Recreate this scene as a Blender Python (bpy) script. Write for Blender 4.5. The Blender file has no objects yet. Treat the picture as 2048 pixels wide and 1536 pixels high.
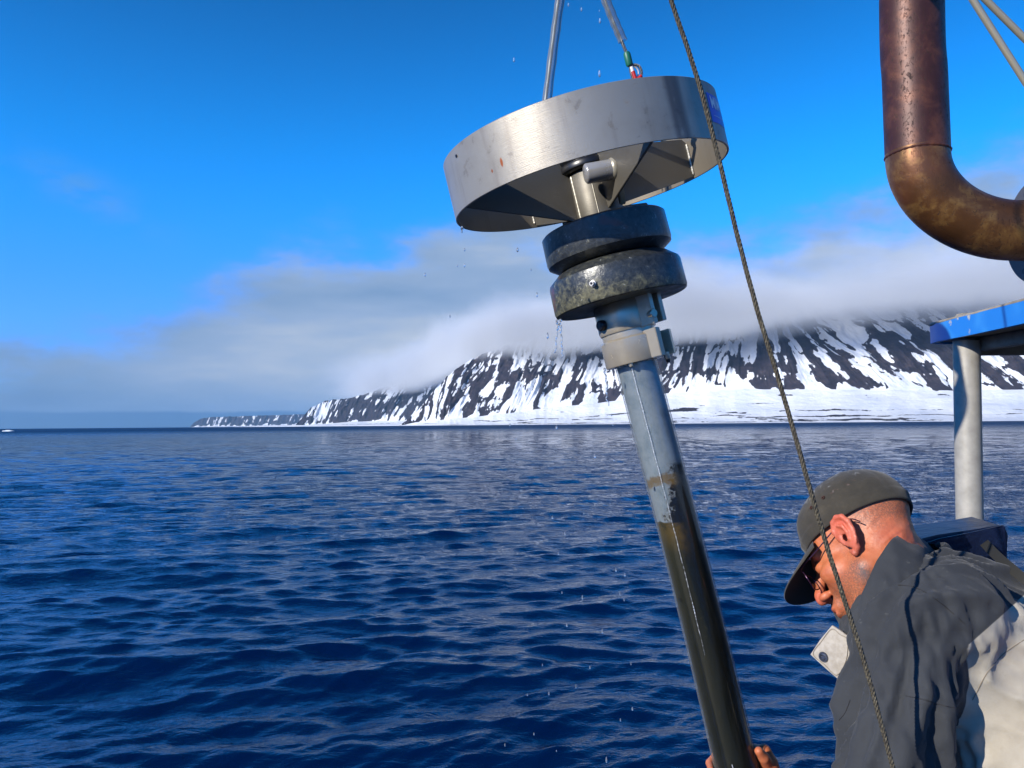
import bpy, bmesh, math, random
import numpy as np
from mathutils import Vector, Matrix

scene = bpy.context.scene
# ------------------------------------------------------------------ camera
F = 1600.0                                   # focal length in pixels of a 2048 wide frame
PITCH = math.atan(81 / F); ROLL = math.radians(0.475)
CAM = np.array([0.0, 0.0, 3.0])              # eye 3 m above the water
_fw = np.array([0, math.cos(PITCH), math.sin(PITCH)])
_u0 = np.array([0, -math.sin(PITCH), math.cos(PITCH)]); _r0 = np.array([1.0, 0, 0])
_R = math.cos(ROLL) * _r0 - math.sin(ROLL) * _u0
_U = math.cos(ROLL) * _u0 + math.sin(ROLL) * _r0
def at(u, v, D):
    """world point seen in direction (u, v) at depth D metres"""
    return CAM + D * (_fw + _R * (u - 1024) / F + _U * (768 - v) / F)
cam_data = bpy.data.cameras.new("camera"); cam = bpy.data.objects.new("camera", cam_data)
scene.collection.objects.link(cam); scene.camera = cam
cam_data.sensor_width = 36; cam_data.lens = F / 2048 * 36
cam_data.clip_start = 0.05; cam_data.clip_end = 200000
m4 = Matrix.Identity(4)
for i in range(3):
    m4[i][0] = _R[i]; m4[i][1] = _U[i]; m4[i][2] = -_fw[i]; m4[i][3] = CAM[i]
cam.matrix_world = m4

# ------------------------------------------------------------------ light
SUN_EL = math.radians(24); SUN_AZ = math.atan2(-0.80, -0.60)   # azimuth measured from +Y towards +X
SUN_DIR = Vector((math.sin(SUN_AZ) * math.cos(SUN_EL), math.cos(SUN_AZ) * math.cos(SUN_EL), math.sin(SUN_EL)))
sd = bpy.data.lights.new("sun", 'SUN'); sun = bpy.data.objects.new("sun", sd)
scene.collection.objects.link(sun); sd.energy = 4.9; sd.angle = math.radians(0.5); sd.color = (1.0, 0.93, 0.82)
sun.rotation_euler = SUN_DIR.to_track_quat('Z', 'Y').to_euler()

class NT:
    """small helper for node trees"""
    def __init__(s, tree): s.t = tree; s.n = tree.nodes; s.l = tree.links
    def node(s, typ, ins=None, **kw):
        n = s.n.new(typ)
        for k, v in kw.items(): setattr(n, k, v)
        for k, v in (ins or {}).items():
            sock = n.inputs[k]
            if isinstance(v, bpy.types.NodeSocket): s.l.new(v, sock)
            else: sock.default_value = v
        return n
    def math(s, op, a, b=0.0, c=0.0, clamp=False):
        return s.node('ShaderNodeMath', {0: a, 1: b, 2: c}, operation=op, use_clamp=clamp).outputs[0]
    def mix(s, f, a, b, blend='MIX'):
        n = s.node('ShaderNodeMix', data_type='RGBA', blend_type=blend)
        for k, v in ((0, f), (6, a), (7, b)):
            if isinstance(v, bpy.types.NodeSocket): s.l.new(v, n.inputs[k])
            else: n.inputs[k].default_value = v if k == 0 else (tuple(v) + (1,))[:4]
        return n.outputs[2]
    def noise(s, vec, scale, detail=4, rough=0.55, dist=0.0, lac=2.0):
        n = s.node('ShaderNodeTexNoise', {'Scale': scale, 'Detail': detail, 'Roughness': rough, 'Distortion': dist, 'Lacunarity': lac})
        if vec is not None: s.l.new(vec, n.inputs['Vector'])
        return n.outputs[0]
    def ramp(s, fac, stops, interp='LINEAR'):
        n = s.node('ShaderNodeValToRGB', {0: fac}); cr = n.color_ramp; cr.interpolation = interp
        while len(cr.elements) < len(stops): cr.elements.new(0.5)
        for e, (p, c) in zip(cr.elements, stops):
            e.position = p; e.color = (c, c, c, 1) if isinstance(c, (int, float)) else tuple(c) + (1,)
        return n.outputs[0]
    def sstep(s, x, a, b):
        return s.node('ShaderNodeMapRange', {'Value': x, 'From Min': a, 'From Max': b, 'To Min': 0.0, 'To Max': 1.0}, interpolation_type='SMOOTHSTEP').outputs[0]
    def mapping(s, vec, scale=(1, 1, 1), loc=(0, 0, 0), rot=(0, 0, 0)):
        return s.node('ShaderNodeMapping', {'Vector': vec, 'Scale': scale, 'Location': loc, 'Rotation': rot}).outputs[0]
    def curve(s, x, pts, xr, yr):
        """float curve through pts given in real units"""
        n = s.node('ShaderNodeFloatCurve')
        c = n.mapping.curves[0]
        q = [((a - xr[0]) / (xr[1] - xr[0]), (b - yr[0]) / (yr[1] - yr[0])) for a, b in pts]
        c.points[0].location = q[0]; c.points[1].location = q[-1]
        for a in q[1:-1]: c.points.new(*a)
        n.mapping.update()
        xx = s.node('ShaderNodeMapRange', {'Value': x, 'From Min': xr[0], 'From Max': xr[1]}).outputs[0]
        s.l.new(xx, n.inputs[1])
        return s.node('ShaderNodeMapRange', {'Value': n.outputs[0], 'To Min': yr[0], 'To Max': yr[1]}, clamp=False).outputs[0]

world = bpy.data.worlds.new("World"); scene.world = world; world.use_nodes = True
w = NT(world.node_tree); w.n.clear()
sky = w.node('ShaderNodeTexSky', sky_type='NISHITA', sun_disc=False, sun_elevation=SUN_EL,
             sun_rotation=SUN_AZ, altitude=0, air_density=1.0, dust_density=0.0, ozone_density=3.0)
# the camera's vivid colour mode: the clear sky is more saturated than the model's
d = w.node('ShaderNodeTexCoord').outputs['Generated']
sx = w.node('ShaderNodeSeparateXYZ', {0: d})
X, Y, Z = sx.outputs
az = w.math('ARCTAN2', X, Y)                       # 0 straight ahead, + to the right
el = w.math('ARCTAN2', Z, w.math('SQRT', w.math('ADD', w.math('MULTIPLY', X, X), w.math('MULTIPLY', Y, Y))))
sky_k = w.math('ADD', 1.1, w.math('MULTIPLY', w.sstep(el, .62, .20), 1.1))
sky_c = w.mix(1.0, sky.outputs[0], w.node('ShaderNodeCombineXYZ', {0: w.math('MULTIPLY', sky_k, w.math('ADD', .03, w.math('MULTIPLY', w.sstep(el, .34, .05), .16))), 1: w.math('MULTIPLY', sky_k, w.math('SUBTRACT', .69, w.math('MULTIPLY', w.sstep(el, .34, .08), .20))), 2: w.math('MULTIPLY', sky_k, 1.30)}).outputs[0], 'MULTIPLY')
cyl = w.node('ShaderNodeCombineXYZ', {0: X, 1: Y, 2: w.math('MULTIPLY', Z, 3.2)}).outputs[0]   # stratus is drawn out sideways
edge = w.math('ADD', .016, w.curve(az, [(-3.14, .10), (-1.2, .09), (-.62, .095), (-.57, .105), (-.46, .125), (-.37, .16), (-.28, .205), (-.16, .243), (0, .255), (.12, .245),
                    (.25, .222), (.34, .225), (.43, .228), (.50, .242), (.57, .285), (.75, .33), (1.5, .22), (3.14, .10)], (-3.15, 3.15), (0, .5)))
n1 = w.noise(w.mapping(cyl, (3.0, 3.0, 1.7), (3.3, 1.1, .4)), 1.5, 6, 0.52)
n2 = w.noise(w.mapping(cyl, (3.0, 3.0, 2.2), (1.7, 4.2, .9)), 4.6, 6, 0.55)
nn = w.math('ADD', w.math('MULTIPLY', w.math('SUBTRACT', n1, .5), .22), w.math('MULTIPLY', w.math('SUBTRACT', n2, .5), .10))
cover = w.sstep(w.math('ADD', w.math('SUBTRACT', edge, el), nn), -0.015, 0.085)
# brightness inside the bank
b1 = w.noise(w.mapping(cyl, (1.0, 1.0, 1.5), (9.1, 2.2, .3)), 3.4, 5, 0.5)
b2 = w.noise(w.mapping(cyl, (1.0, 1.0, 1.3), (5.1, 7.2, 2.3)), 8.0, 5, 0.5)
right = w.sstep(az, -0.60, -0.05)
br = w.math('ADD', w.math('MULTIPLY', w.math('SUBTRACT', b1, .5), 1.1), w.math('MULTIPLY', w.math('SUBTRACT', b2, .5), .45))
br = w.math('ADD', w.math('ADD', w.math('MULTIPLY', right, .40), .34), br)
# warm bright gap low above the middle headland
gx = w.math('DIVIDE', w.math('SUBTRACT', az, -0.14), 0.30); gz = w.math('DIVIDE', w.math('SUBTRACT', el, 0.085), 0.055)
glow = w.math('POWER', 2.718, w.math('MULTIPLY', w.math('ADD', w.math('MULTIPLY', gx, gx), w.math('MULTIPLY', gz, gz)), -1.0))
br = w.math('ADD', br, w.math('MULTIPLY', glow, .30), clamp=True)
cloud_c = w.ramp(br, [(0.0, (.13, .26, .49)), (.38, (.25, .395, .62)), (.72, (.37, .50, .71)), (1.0, (.62, .69, .78))])
cloud_c = w.mix(1.0, cloud_c, (9.3, 9.3, 9.3), 'MULTIPLY')       # brought to the sky model's physical units
# the clear far distance under the bank
low_f = w.sstep(w.math('ADD', el, w.math('MULTIPLY', w.math('SUBTRACT', n2, .5), .006)), 0.0205, 0.0155)
low_f = w.math('MULTIPLY', low_f, w.sstep(az, 0.2, -0.05))
cloud_c = w.mix(low_f, cloud_c, (.70, 1.9, 4.0))
cloud_c = w.mix(w.sstep(cover, .75, .05), cloud_c, (1.3, 3.9, 7.4))
allc = w.mix(w.math('MULTIPLY', cover, .97), sky_c, cloud_c)
# faint wisp in the clear sky at the left
wx = w.math('DIVIDE', w.math('SUBTRACT', az, -0.49), 0.06); wz = w.math('DIVIDE', w.math('ADD', w.math('SUBTRACT', el, 0.255), w.math('MULTIPLY', wx, .02)), 0.022)
wisp = w.math('POWER', 2.718, w.math('MULTIPLY', w.math('ADD', w.math('MULTIPLY', wx, wx), w.math('MULTIPLY', wz, wz)), -1.0))
wisp = w.math('MULTIPLY', wisp, w.sstep(n2, .40, .68))
allc = w.mix(w.math('MULTIPLY', wisp, .45), allc, (1.6, 3.7, 6.4))
bg = w.node('ShaderNodeBackground', {'Color': allc, 'Strength': 0.076})
w.l.new(bg.outputs[0], w.node('ShaderNodeOutputWorld').inputs[0])

vs = scene.view_settings; vs.view_transform = 'Standard'; vs.look = 'None'; vs.exposure = 0.38; vs.gamma = 1.0; vs.use_curve_mapping = False
scene.render.engine = 'CYCLES'
cy = scene.cycles; cy.max_bounces = 8; cy.transparent_max_bounces = 16; cy.volume_bounces = 1; cy.use_denoising = True
cy.use_adaptive_sampling = True; cy.adaptive_threshold = 0.015; cy.sample_clamp_indirect = 6; cy.caustics_refractive = False; cy.caustics_reflective = False
cy.volume_max_steps = 256

# ------------------------------------------------------------------ helpers
COL = scene.collection
def tag(o, label=None, cat=None, group=None, kind=None):
    for k, v in (('label', label), ('category', cat), ('group', group), ('kind', kind)):
        if v: o[k] = v
    return o
def empty(name, loc, label=None, cat=None, group=None):
    o = bpy.data.objects.new(name, None); COL.objects.link(o); o.location = loc; o.empty_display_size = .1
    return tag(o, label, cat, group)
def mesh_obj(name, verts, faces, mat=None, parent=None, smooth=True, mats=None, midx=None):
    """link a mesh given in WORLD coordinates; the vertices are stored relative to the parent's place"""
    V = np.asarray(verts, float)
    if parent is not None:
        off = Vector((0, 0, 0)); p = parent
        while p is not None: off += p.location; p = p.parent
        V = V - np.array(off)
    me = bpy.data.meshes.new(name)
    if isinstance(faces, np.ndarray):
        n, k = faces.shape
        me.vertices.add(len(V)); me.vertices.foreach_set('co', V.astype(np.float32).ravel())
        me.loops.add(n * k); me.loops.foreach_set('vertex_index', faces.astype(np.int32).ravel())
        me.polygons.add(n); me.polygons.foreach_set('loop_start', np.arange(0, n * k, k, dtype=np.int32))
        me.update(calc_edges=True)
    else:
        me.from_pydata([tuple(v) for v in V], [], faces); me.update()
    for m in (mats or ([mat] if mat else [])): me.materials.append(m)
    if midx is not None: me.polygons.foreach_set('material_index', np.asarray(midx, np.int32))
    me.polygons.foreach_set('use_smooth', np.full(len(me.polygons), bool(smooth)))
    o = bpy.data.objects.new(name, me); COL.objects.link(o)
    if parent is not None: o.parent = parent
    return o
def attr(o, name, vals):
    a = o.data.attributes.new(name, 'FLOAT', 'POINT'); a.data.foreach_set('value', np.asarray(vals, np.float32))
def material(name, color=(.5, .5, .5), rough=.5, metal=0.0, **kw):
    m = bpy.data.materials.new(name); m.use_nodes = True; t = NT(m.node_tree)
    b = m.node_tree.nodes['Principled BSDF']
    b.inputs['Base Color'].default_value = tuple(color) + (1,); b.inputs['Roughness'].default_value = rough; b.inputs['Metallic'].default_value = metal
    for k, v in kw.items(): b.inputs[k.replace('_', ' ')].default_value = v
    return m, t, b
def objco(t): return t.node('ShaderNodeTexCoord').outputs['Object']
def bump(t, b, h, strength=.3, dist=.01):
    n = t.node('ShaderNodeBump', {'Height': h, 'Strength': strength, 'Distance': dist}); t.l.new(n.outputs[0], b.inputs['Normal']); return n

# numpy noise ------------------------------------------------------
_rng = np.random.default_rng(7); _lat = _rng.random((256, 256)).astype(np.float32)
def vnoise(x, y, seed=0):
    x = np.asarray(x, float) + seed * 17.13; y = np.asarray(y, float) + seed * 9.71
    xi = np.floor(x).astype(int); yi = np.floor(y).astype(int); fx = x - xi; fy = y - yi
    fx = fx * fx * fx * (fx * (fx * 6 - 15) + 10); fy = fy * fy * fy * (fy * (fy * 6 - 15) + 10)
    a = _lat[xi & 255, yi & 255]; b = _lat[(xi + 1) & 255, yi & 255]; c = _lat[xi & 255, (yi + 1) & 255]; e = _lat[(xi + 1) & 255, (yi + 1) & 255]
    return (a * (1 - fx) + b * fx) * (1 - fy) + (c * (1 - fx) + e * fx) * fy
def fbm(x, y, oct=5, seed=0, gain=.5):
    s = 0; a = 1; t = 0
    for i in range(oct):
        s = s + a * vnoise(x * 2 ** i, y * 2 ** i, seed + i * 3); t += a; a *= gain
    return s / t
def ridged(x, y, oct=4, seed=0):
    s = 0; a = 1; t = 0
    for i in range(oct):
        s = s + a * (1 - np.abs(2 * vnoise(x * 2 ** i, y * 2 ** i, seed + i * 3) - 1)); t += a; a *= .5
    return s / t
def ss(x, a, b):
    k = np.clip((x - a) / (b - a), 0, 1); return k * k * (3 - 2 * k)
def grid_faces(nr, nc, closed=False):
    r = np.arange(nr - 1)[:, None]; c = np.arange(nc if closed else nc - 1)[None]
    c2 = (c + 1) % nc
    return np.stack([r * nc + c, r * nc + c2, (r + 1) * nc + c2, (r + 1) * nc + c], -1).reshape(-1, 4)
# ================================================================== SEA
def build_sea():
    na = 1000
    # angular steps: fine ahead, coarse at the sides and behind
    a_f = np.linspace(-.66, .66, na); a_s = np.linspace(.66, math.pi, 90)[1:]
    A = np.concatenate([-a_s[::-1], a_f, a_s[:-1]])
    R1 = np.geomspace(.8, 5.0, 30)[:-1]; R2 = np.geomspace(5.0, 260, 820); R3 = np.geomspace(260, 70000, 80)[1:]
    R = np.concatenate([R1, R2, R3])
    rr, aa = np.meshgrid(R, A, indexing='ij')
    x = rr * np.sin(aa); y = rr * np.cos(aa)
    dr = np.gradient(R)[:, None] * np.ones_like(rr)
    z = np.zeros_like(rr); dx = np.zeros_like(rr); dy = np.zeros_like(rr)
    rng = np.random.default_rng(21)
    for i in range(110):
        lam = 10 ** rng.uniform(math.log10(.16), math.log10(6.5))
        th = rng.normal(math.radians(-76), .34 if lam > 1.0 else .50)      # travel towards the boat
        k = 2 * math.pi / lam; kx, ky = k * math.cos(th), k * math.sin(th)
        amp = .0050 * lam ** .93 * rng.uniform(.4, 1.3) * (.95 if lam < .5 else 1.1 if lam < 1.8 else .42)
        ph = rng.uniform(0, 6.28) + kx * x + ky * y
        # the grid cannot carry waves shorter than about three of its steps
        fade = np.clip((lam / np.maximum(dr, rr * .0013) - 2.5) / 2.5, 0, 1)
        # gusts: patches of stronger and weaker ripple
        if lam < 1.0: fade = fade * (.45 + 1.1 * fbm(x / 6.5 + i % 3, y / 9.5, 2, seed=40 + i % 5))
        z += amp * fade * np.sin(ph)
        q = .85; dx += q * amp * fade * np.cos(ph) * math.cos(th) ; dy += q * amp * fade * np.cos(ph) * math.sin(th)
    V = np.stack([x - dx * 0 + dx, y + dy, z], -1).reshape(-1, 3)
    f = grid_faces(len(R), len(A), closed=True)[:, ::-1]
    m, t, b = material('sea_water', (.0001, .0075, .042), .045, IOR=1.33)
    geo = t.node('ShaderNodeNewGeometry').outputs['Position']
    bp = None
    h1 = t.noise(t.mapping(geo, (1.0, 1.5, 1), rot=(0, 0, .2)), 4.5, 4, .62, .4)
    h2 = t.noise(t.mapping(geo, (.55, 1.0, 1), rot=(0, 0, -.15)), .9, 6, .6, .5)
    dist = t.node('ShaderNodeVectorMath', {0: geo, 1: tuple(CAM)}, operation='DISTANCE').outputs['Value']
    far = t.sstep(dist, 25, 160)
    n1 = t.node('ShaderNodeBump', {'Height': h1, 'Strength': t.math('ADD', .3, t.math('MULTIPLY', t.sstep(dist, 7, 40), .7)), 'Distance': .06})
    b.inputs['Specular Tint'].default_value = (.34, .78, 1, 1)
    h3 = t.noise(t.mapping(geo, (.5, 1.0, 1), rot=(0, 0, .12)), 2.1, 5, .6, .4)
    n3 = t.node('ShaderNodeBump', {'Height': h3, 'Strength': t.math('MULTIPLY', t.sstep(dist, 9, 45), .9), 'Distance': .26, 'Normal': n1.outputs[0]})
    n2 = t.node('ShaderNodeBump', {'Height': h2, 'Strength': t.math('MULTIPLY', far, 1.0), 'Distance': 1.9, 'Normal': n3.outputs[0]})
    t.l.new(n2.outputs[0], b.inputs['Normal'])
    t.l.new(t.math('ADD', .04, t.math('MULTIPLY', t.sstep(dist, 60, 900), .42)), b.inputs['Roughness'])
    o = mesh_obj('sea', V, f, m); tag(o, kind='structure')
    return o
build_sea()

# ================================================================== SNOW MOUNTAINS
def land_material(name):
    m, t, b = material(name, (.8, .8, .8), .9)
    rock = t.node('ShaderNodeAttribute', attribute_name='rock').outputs['Fac']
    uv = t.node('ShaderNodeAttribute', attribute_name='su').outputs['Fac']; vv = t.node('ShaderNodeAttribute', attribute_name='sv').outputs['Fac']
    vec = t.node('ShaderNodeCombineXYZ', {0: uv, 1: vv}).outputs[0]
    n = t.noise(t.mapping(vec, (1, .55, 1)), 1 / 32.0, 5, .7)
    r = t.math('ADD', rock, t.math('MULTIPLY', t.math('SUBTRACT', n, .5), .62))
    mask = t.sstep(r, .47, .55)
    nb = t.noise(vec, 1 / 70.0, 6, .65)
    rc = t.ramp(nb, [(.3, (.014, .013, .020)), (.55, (.034, .029, .037)), (.75, (.075, .056, .054))])
    sn = t.ramp(t.noise(vec, 1 / 240.0, 4, .5), [(.3, (.56, .61, .70)), (.7, (.76, .78, .80))])
    t.l.new(t.mix(mask, sn, rc), b.inputs['Base Color'])
    b.inputs['Specular IOR Level'].default_value = .15
    bump(t, b, t.noise(vec, 1 / 40.0, 6, .6), .5, 18)
    return m
land_m = land_material('snow_and_rock')

def build_range(name, label, u0, u1, n, dist, top, base, foot, lean=0, seed=0, sc=1.0, nv=260, rockiness=0.0, back=2500, waves=()):
    """a mountain flank: dist/top/base/foot are lists of (bearing, value) along the flank.
    dist = distance of the shore, top = height of the ridge, base = height where the snow apron ends, foot = depth of the apron"""
    u = np.linspace(u0, u1, n)
    g = lambda L: np.interp(u, [a for a, _ in L], [b for _, b in L])[:, None]
    bear = np.arctan((u - 1024) / F)[:, None]; cosb = np.cos(bear)
    D, H, B, Ft = g(dist), g(top), g(base), g(foot)
    tt = np.linspace(0, 1, nv)[None]
    s_m = np.concatenate([[0], np.cumsum(np.hypot(np.diff((D * np.tan(bear)).ravel()), np.diff(D.ravel())))])[:, None]   # metres along the shore
    ap = .30                                      # share of rows in the apron
    ta = np.clip(tt / ap, 0, 1); tm = np.clip((tt - ap) / (1 - ap), 0, 1)
    run = (H - B) * 1.15
    warp = lean(u)[:, None] if callable(lean) else lean
    hm = tm * (H - B)
    sx_ = s_m + warp * hm
    w1 = fbm(sx_ / (420 * sc), hm / (700 * sc), 3, seed) - .5
    sw = sx_ + w1 * 160 * sc
    big = ridged(sw / (520 * sc), hm / (1500 * sc), 2, seed + 2)
    mid = ridged(sw / (150 * sc), hm / (300 * sc) + w1 * 1.5, 4, seed + 5)
    fine = fbm(sw / (46 * sc), hm / (150 * sc), 4, seed + 8, .6)
    relief = (big * .55 + mid * .45)
    off = Ft * ta ** 1.0 + run * tm - (relief - .5) * 170 * sc * ss(tm, 0, .25) + (fine - .5) * 40 * sc * ss(tm, 0, .1)
    Z = 2.0 * ss(ta, 0, .03) + (B - 2) * (.12 * ta + .88 * ta ** 2.0) + hm
    Z = Z + (fbm(s_m / 260, off / 180, 4, seed + 11) - .5) * 16 * ss(ta, .03, .25) * (B / 200 + .2)
    Z = Z + (mid - .5) * 40 * sc * ss(tm, .02, .3) * (H / 700)
    rr = (D + off + (fbm(s_m / 350, 0 * s_m, 4, seed + 4) - .5) * 160) / cosb
    x = rr * np.sin(bear); y = rr * np.cos(bear); 
    zz = np.maximum(Z, -1) + 0 * x
    # where rock shows: ribs on the flank, ragged at their feet; thin broken bands on the apron
    edge = fbm(sw / (95 * sc), hm * 0 + 3, 4, seed + 14, .6)
    rel_h = hm / np.maximum(H - B, 1)
    twig = ridged(sw / (60 * sc) + w1 * 2, hm / (125 * sc), 3, seed + 17)
    pr = (sx_ + w1 * 230 * sc + (fbm(sx_ / (120 * sc), hm / (200 * sc), 3, seed + 30) - .5) * 90 * sc) / (175 * sc)
    rib = 1 - np.abs(2 * (pr - np.floor(pr)) - 1)
    flank = .555 + (rib - .47) * (.28 + .36 * ss(u[:, None], 1250, 1420)) + (mid - .60) * (1.25 - .5 * ss(u[:, None], 1250, 1420)) + (twig - .6) * 1.25 + (fine - .5) * .75 + rockiness - .9 * (1 - ss(rel_h + (edge - .5) * .34 + (mid - .55) * .5, .01, .12))
    flank = flank - .10 * ss(rel_h, .35, .8)
    apron = .44 + (ridged(s_m / 900 + ta * 1.2, ta * 5.5 * (1 + 0 * s_m) + w1 * .8, 4, seed + 20) - .70) * 1.7 + (fbm(s_m / 60, ta * 26 + 0 * s_m, 4, seed + 22) - .5) * .8
    apron = apron * ss(ta, .02, .1) - .1
    rock = np.where(tm > 0, flank, apron - .25 * ss(ta, .62, .8)) + 0 * x
    rock = np.clip(rock, -.5, 1.3)
    # back side so that the ridge is a body, not a sheet
    rb = (D + Ft + run + back * np.array([[.35, 1.0]])) / cosb
    xb = rb * np.sin(bear); yb = rb * np.cos(bear); zb = H * np.array([[.8, 0]]) * np.ones_like(xb) - 2
    x = np.hstack([x, xb]); y = np.hstack([y, yb]); zz = np.hstack([zz, zb]); rock = np.hstack([rock, np.full_like(xb, .3)])
    nv2 = nv + 2
    V = np.stack([x, y, zz], -1).reshape(-1, 3)
    o = mesh_obj(name, V, grid_faces(n, nv2)[:, ::-1] , land_m)
    attr(o, 'rock', rock.ravel()); attr(o, 'su', (s_m + 0 * x).ravel()); attr(o, 'sv', (zz * 1.4 + np.hstack([Ft * ta * .35 + 0 * s_m, np.zeros_like(xb)])).ravel())
    tag(o, label, 'mountain', kind='structure'); return o
build_range('mountainside', '', 796, 2900, 1500,
    dist=[(796, 7600), (900, 6600), (1100, 5900), (1320, 5200), (1700, 4600), (2050, 4300), (2900, 4000)],
    top=[(796, 2), (812, 45), (840, 165), (868, 330), (905, 500), (945, 620), (1000, 720), (1150, 900), (2900, 1000)],
    base=[(796, 2), (830, 30), (900, 55), (1000, 90), (1100, 140), (1190, 170), (1240, 190), (1300, 225), (1420, 255), (1700, 225), (2100, 200), (2900, 200)],
    foot=[(796, 60), (900, 330), (1000, 500), (1200, 900), (1400, 1000), (2900, 900)],
    lean=lambda u: np.interp(u, [800, 1000, 1150, 1330, 1480, 1650, 2900], [-.75, -.55, -.45, -.35, .1, .65, .7]), seed=3, nv=300, rockiness=.0)
build_range('mountainside', '', 588, 960, 420,
    dist=[(588, 13500), (700, 12500), (850, 11500), (960, 11000)],
    top=[(588, 2), (602, 120), (622, 330), (650, 440), (700, 470), (740, 560), (780, 660), (830, 690), (960, 760)],
    base=[(588, 2), (610, 20), (700, 70), (850, 90), (960, 90)],
    foot=[(588, 100), (700, 700), (960, 900)], lean=lambda u: -.7 + 0 * u, seed=31, sc=1.35, nv=180, back=4000, rockiness=.09)
build_range('headland', '', 380, 660, 300,
    dist=[(380, 31000), (660, 27000)],
    top=[(380, 5), (388, 180), (402, 330), (425, 380), (480, 400), (600, 430), (660, 440)],
    base=[(380, 2), (400, 30), (660, 60)],
    foot=[(380, 200), (660, 900)], lean=lambda u: -.6 + 0 * u, seed=51, sc=1.9, nv=90, rockiness=.42, back=6000)
def build_spit():
    u = np.linspace(470, 900, 200); bear = np.arctan((u - 1024) / F)
    D = np.interp(u, [470, 640, 900], [12800, 9800, 7300]); 
    rows = [];
    for k, (dd, h) in enumerate(((0, -1), (20, 5), (250, 13), (900, 18), (1500, -1))):
        e = ss(u, 470, 560) * (1 - .0 * u)
        r = (D + dd * (0.3 + e)) / np.cos(bear)
        rows.append(np.stack([r * np.sin(bear), r * np.cos(bear), np.where(h < 0, -1, h * (.12 + e) * (.8 + .5 * fbm(u / 20, u * 0 + k, 3, 5)))], -1))
    V = np.stack(rows, 1).reshape(-1, 3)
    o = mesh_obj('shore', V, grid_faces(200, 5)[:, ::-1], land_m); attr(o, 'rock', np.full(1000, .1)); attr(o, 'su', V[:, 0]); attr(o, 'sv', V[:, 1] * .1); tag(o, kind='structure')
build_spit()

# ================================================================== LOW CLOUD ON THE PEAKS
def build_cloud():
    u = np.concatenate([np.linspace(430, 2800, 64)]); bear = np.arctan((u - 1024) / F)
    D0 = np.interp(u, [430, 760, 830, 910, 1000, 1330, 1700, 2050, 2800], [13200, 12300, 10300, 7900, 6900, 5850, 5300, 4950, 4700])
    D1 = D0 + np.interp(u, [560, 900, 2800], [3200, 3000, 2000])
    zb, zt = 360.0, 1400.0
    V = []
    for i in range(len(u)):
        for D, z in ((D0[i], zb), (D1[i], zb), (D1[i], zt), (D0[i], zt)):
            V.append((D * math.tan(bear[i]), D, z))
    f = []
    for i in range(len(u) - 1):
        for k in range(4):
            a, b_ = i * 4 + k, i * 4 + (k + 1) % 4
            f.append((a, b_, b_ + 4, a + 4))
    f.append((3, 2, 1, 0)); e = (len(u) - 1) * 4; f.append((e, e + 1, e + 2, e + 3))
    m = bpy.data.materials.new('low_cloud'); m.use_nodes = True; t = NT(m.node_tree); t.n.clear()
    pos = t.node('ShaderNodeNewGeometry').outputs['Position']
    z = t.node('ShaderNodeSeparateXYZ', {0: pos}).outputs[2]
    n = t.noise(t.mapping(pos, (1, 1, 1.6)), 1 / 900.0, 5, .6)
    xyz = t.node('ShaderNodeSeparateXYZ', {0: pos}); bear_ = t.math('DIVIDE', xyz.outputs[0], xyz.outputs[1])
    base_ = t.math('ADD', t.math('MULTIPLY', t.sstep(bear_, .2, .5), 120), t.math('MULTIPLY', t.sstep(bear_, -.02, -.2), -150))
    h = t.math('SUBTRACT', t.math('ADD', z, t.math('MULTIPLY', t.math('SUBTRACT', n, .5), -300.0)), base_)
    top_n = t.noise(t.mapping(pos, (1, 1, 1.3), (900, 400, 100)), 1 / 1300.0, 5, .62)
    d_ = t.math('MULTIPLY', t.sstep(h, 575, 730), t.sstep(t.math('ADD', z, t.math('MULTIPLY', t.math('SUBTRACT', top_n, .5), 1000)), 1270, 800))
    d_ = t.math('MULTIPLY', d_, t.sstep(t.math('ADD', bear_, t.math('MULTIPLY', t.math('SUBTRACT', n, .5), .12)), -.25, .0))
    d_ = t.math('MULTIPLY', d_, .0042)
    v = t.node('ShaderNodeVolumePrincipled', {'Color': (.93, .96, 1, 1), 'Density': d_, 'Anisotropy': -.1})
    t.l.new(v.outputs[0], t.node('ShaderNodeOutputMaterial').inputs['Volume'])
    m.cycles.volume_step_rate = 0.5
    o = mesh_obj('cloud_bank', V, f, m, smooth=False); bm = bmesh.new(); bm.from_mesh(o.data); bmesh.ops.recalc_face_normals(bm, faces=bm.faces); bm.to_mesh(o.data); bm.free()
    tag(o, kind='stuff'); o['label'] = 'low grey stratus cloud hiding the tops of the snowy mountains'; o['category'] = 'cloud'
build_cloud()

def build_haze():
    x0, x1, y0, y1, z0, z1 = -60000, 60000, -3000, 60000, -1.6, 1500
    V = [(x, y, z) for z in (z0, z1) for y in (y0, y1) for x in (x0, x1)]
    f = [(0, 2, 3, 1), (4, 5, 7, 6), (0, 1, 5, 4), (2, 6, 7, 3), (0, 4, 6, 2), (1, 3, 7, 5)]
    m = bpy.data.materials.new('haze_air'); m.use_nodes = True; t = NT(m.node_tree); t.n.clear()
    v = t.node('ShaderNodeVolumePrincipled', {'Color': (.30, .55, .82, 1), 'Density': 1.7e-5, 'Anisotropy': .1})
    t.l.new(v.outputs[0], t.node('ShaderNodeOutputMaterial').inputs['Volume'])
    tag(mesh_obj('haze', V, f, m, smooth=False), kind='stuff')
build_haze()
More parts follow.
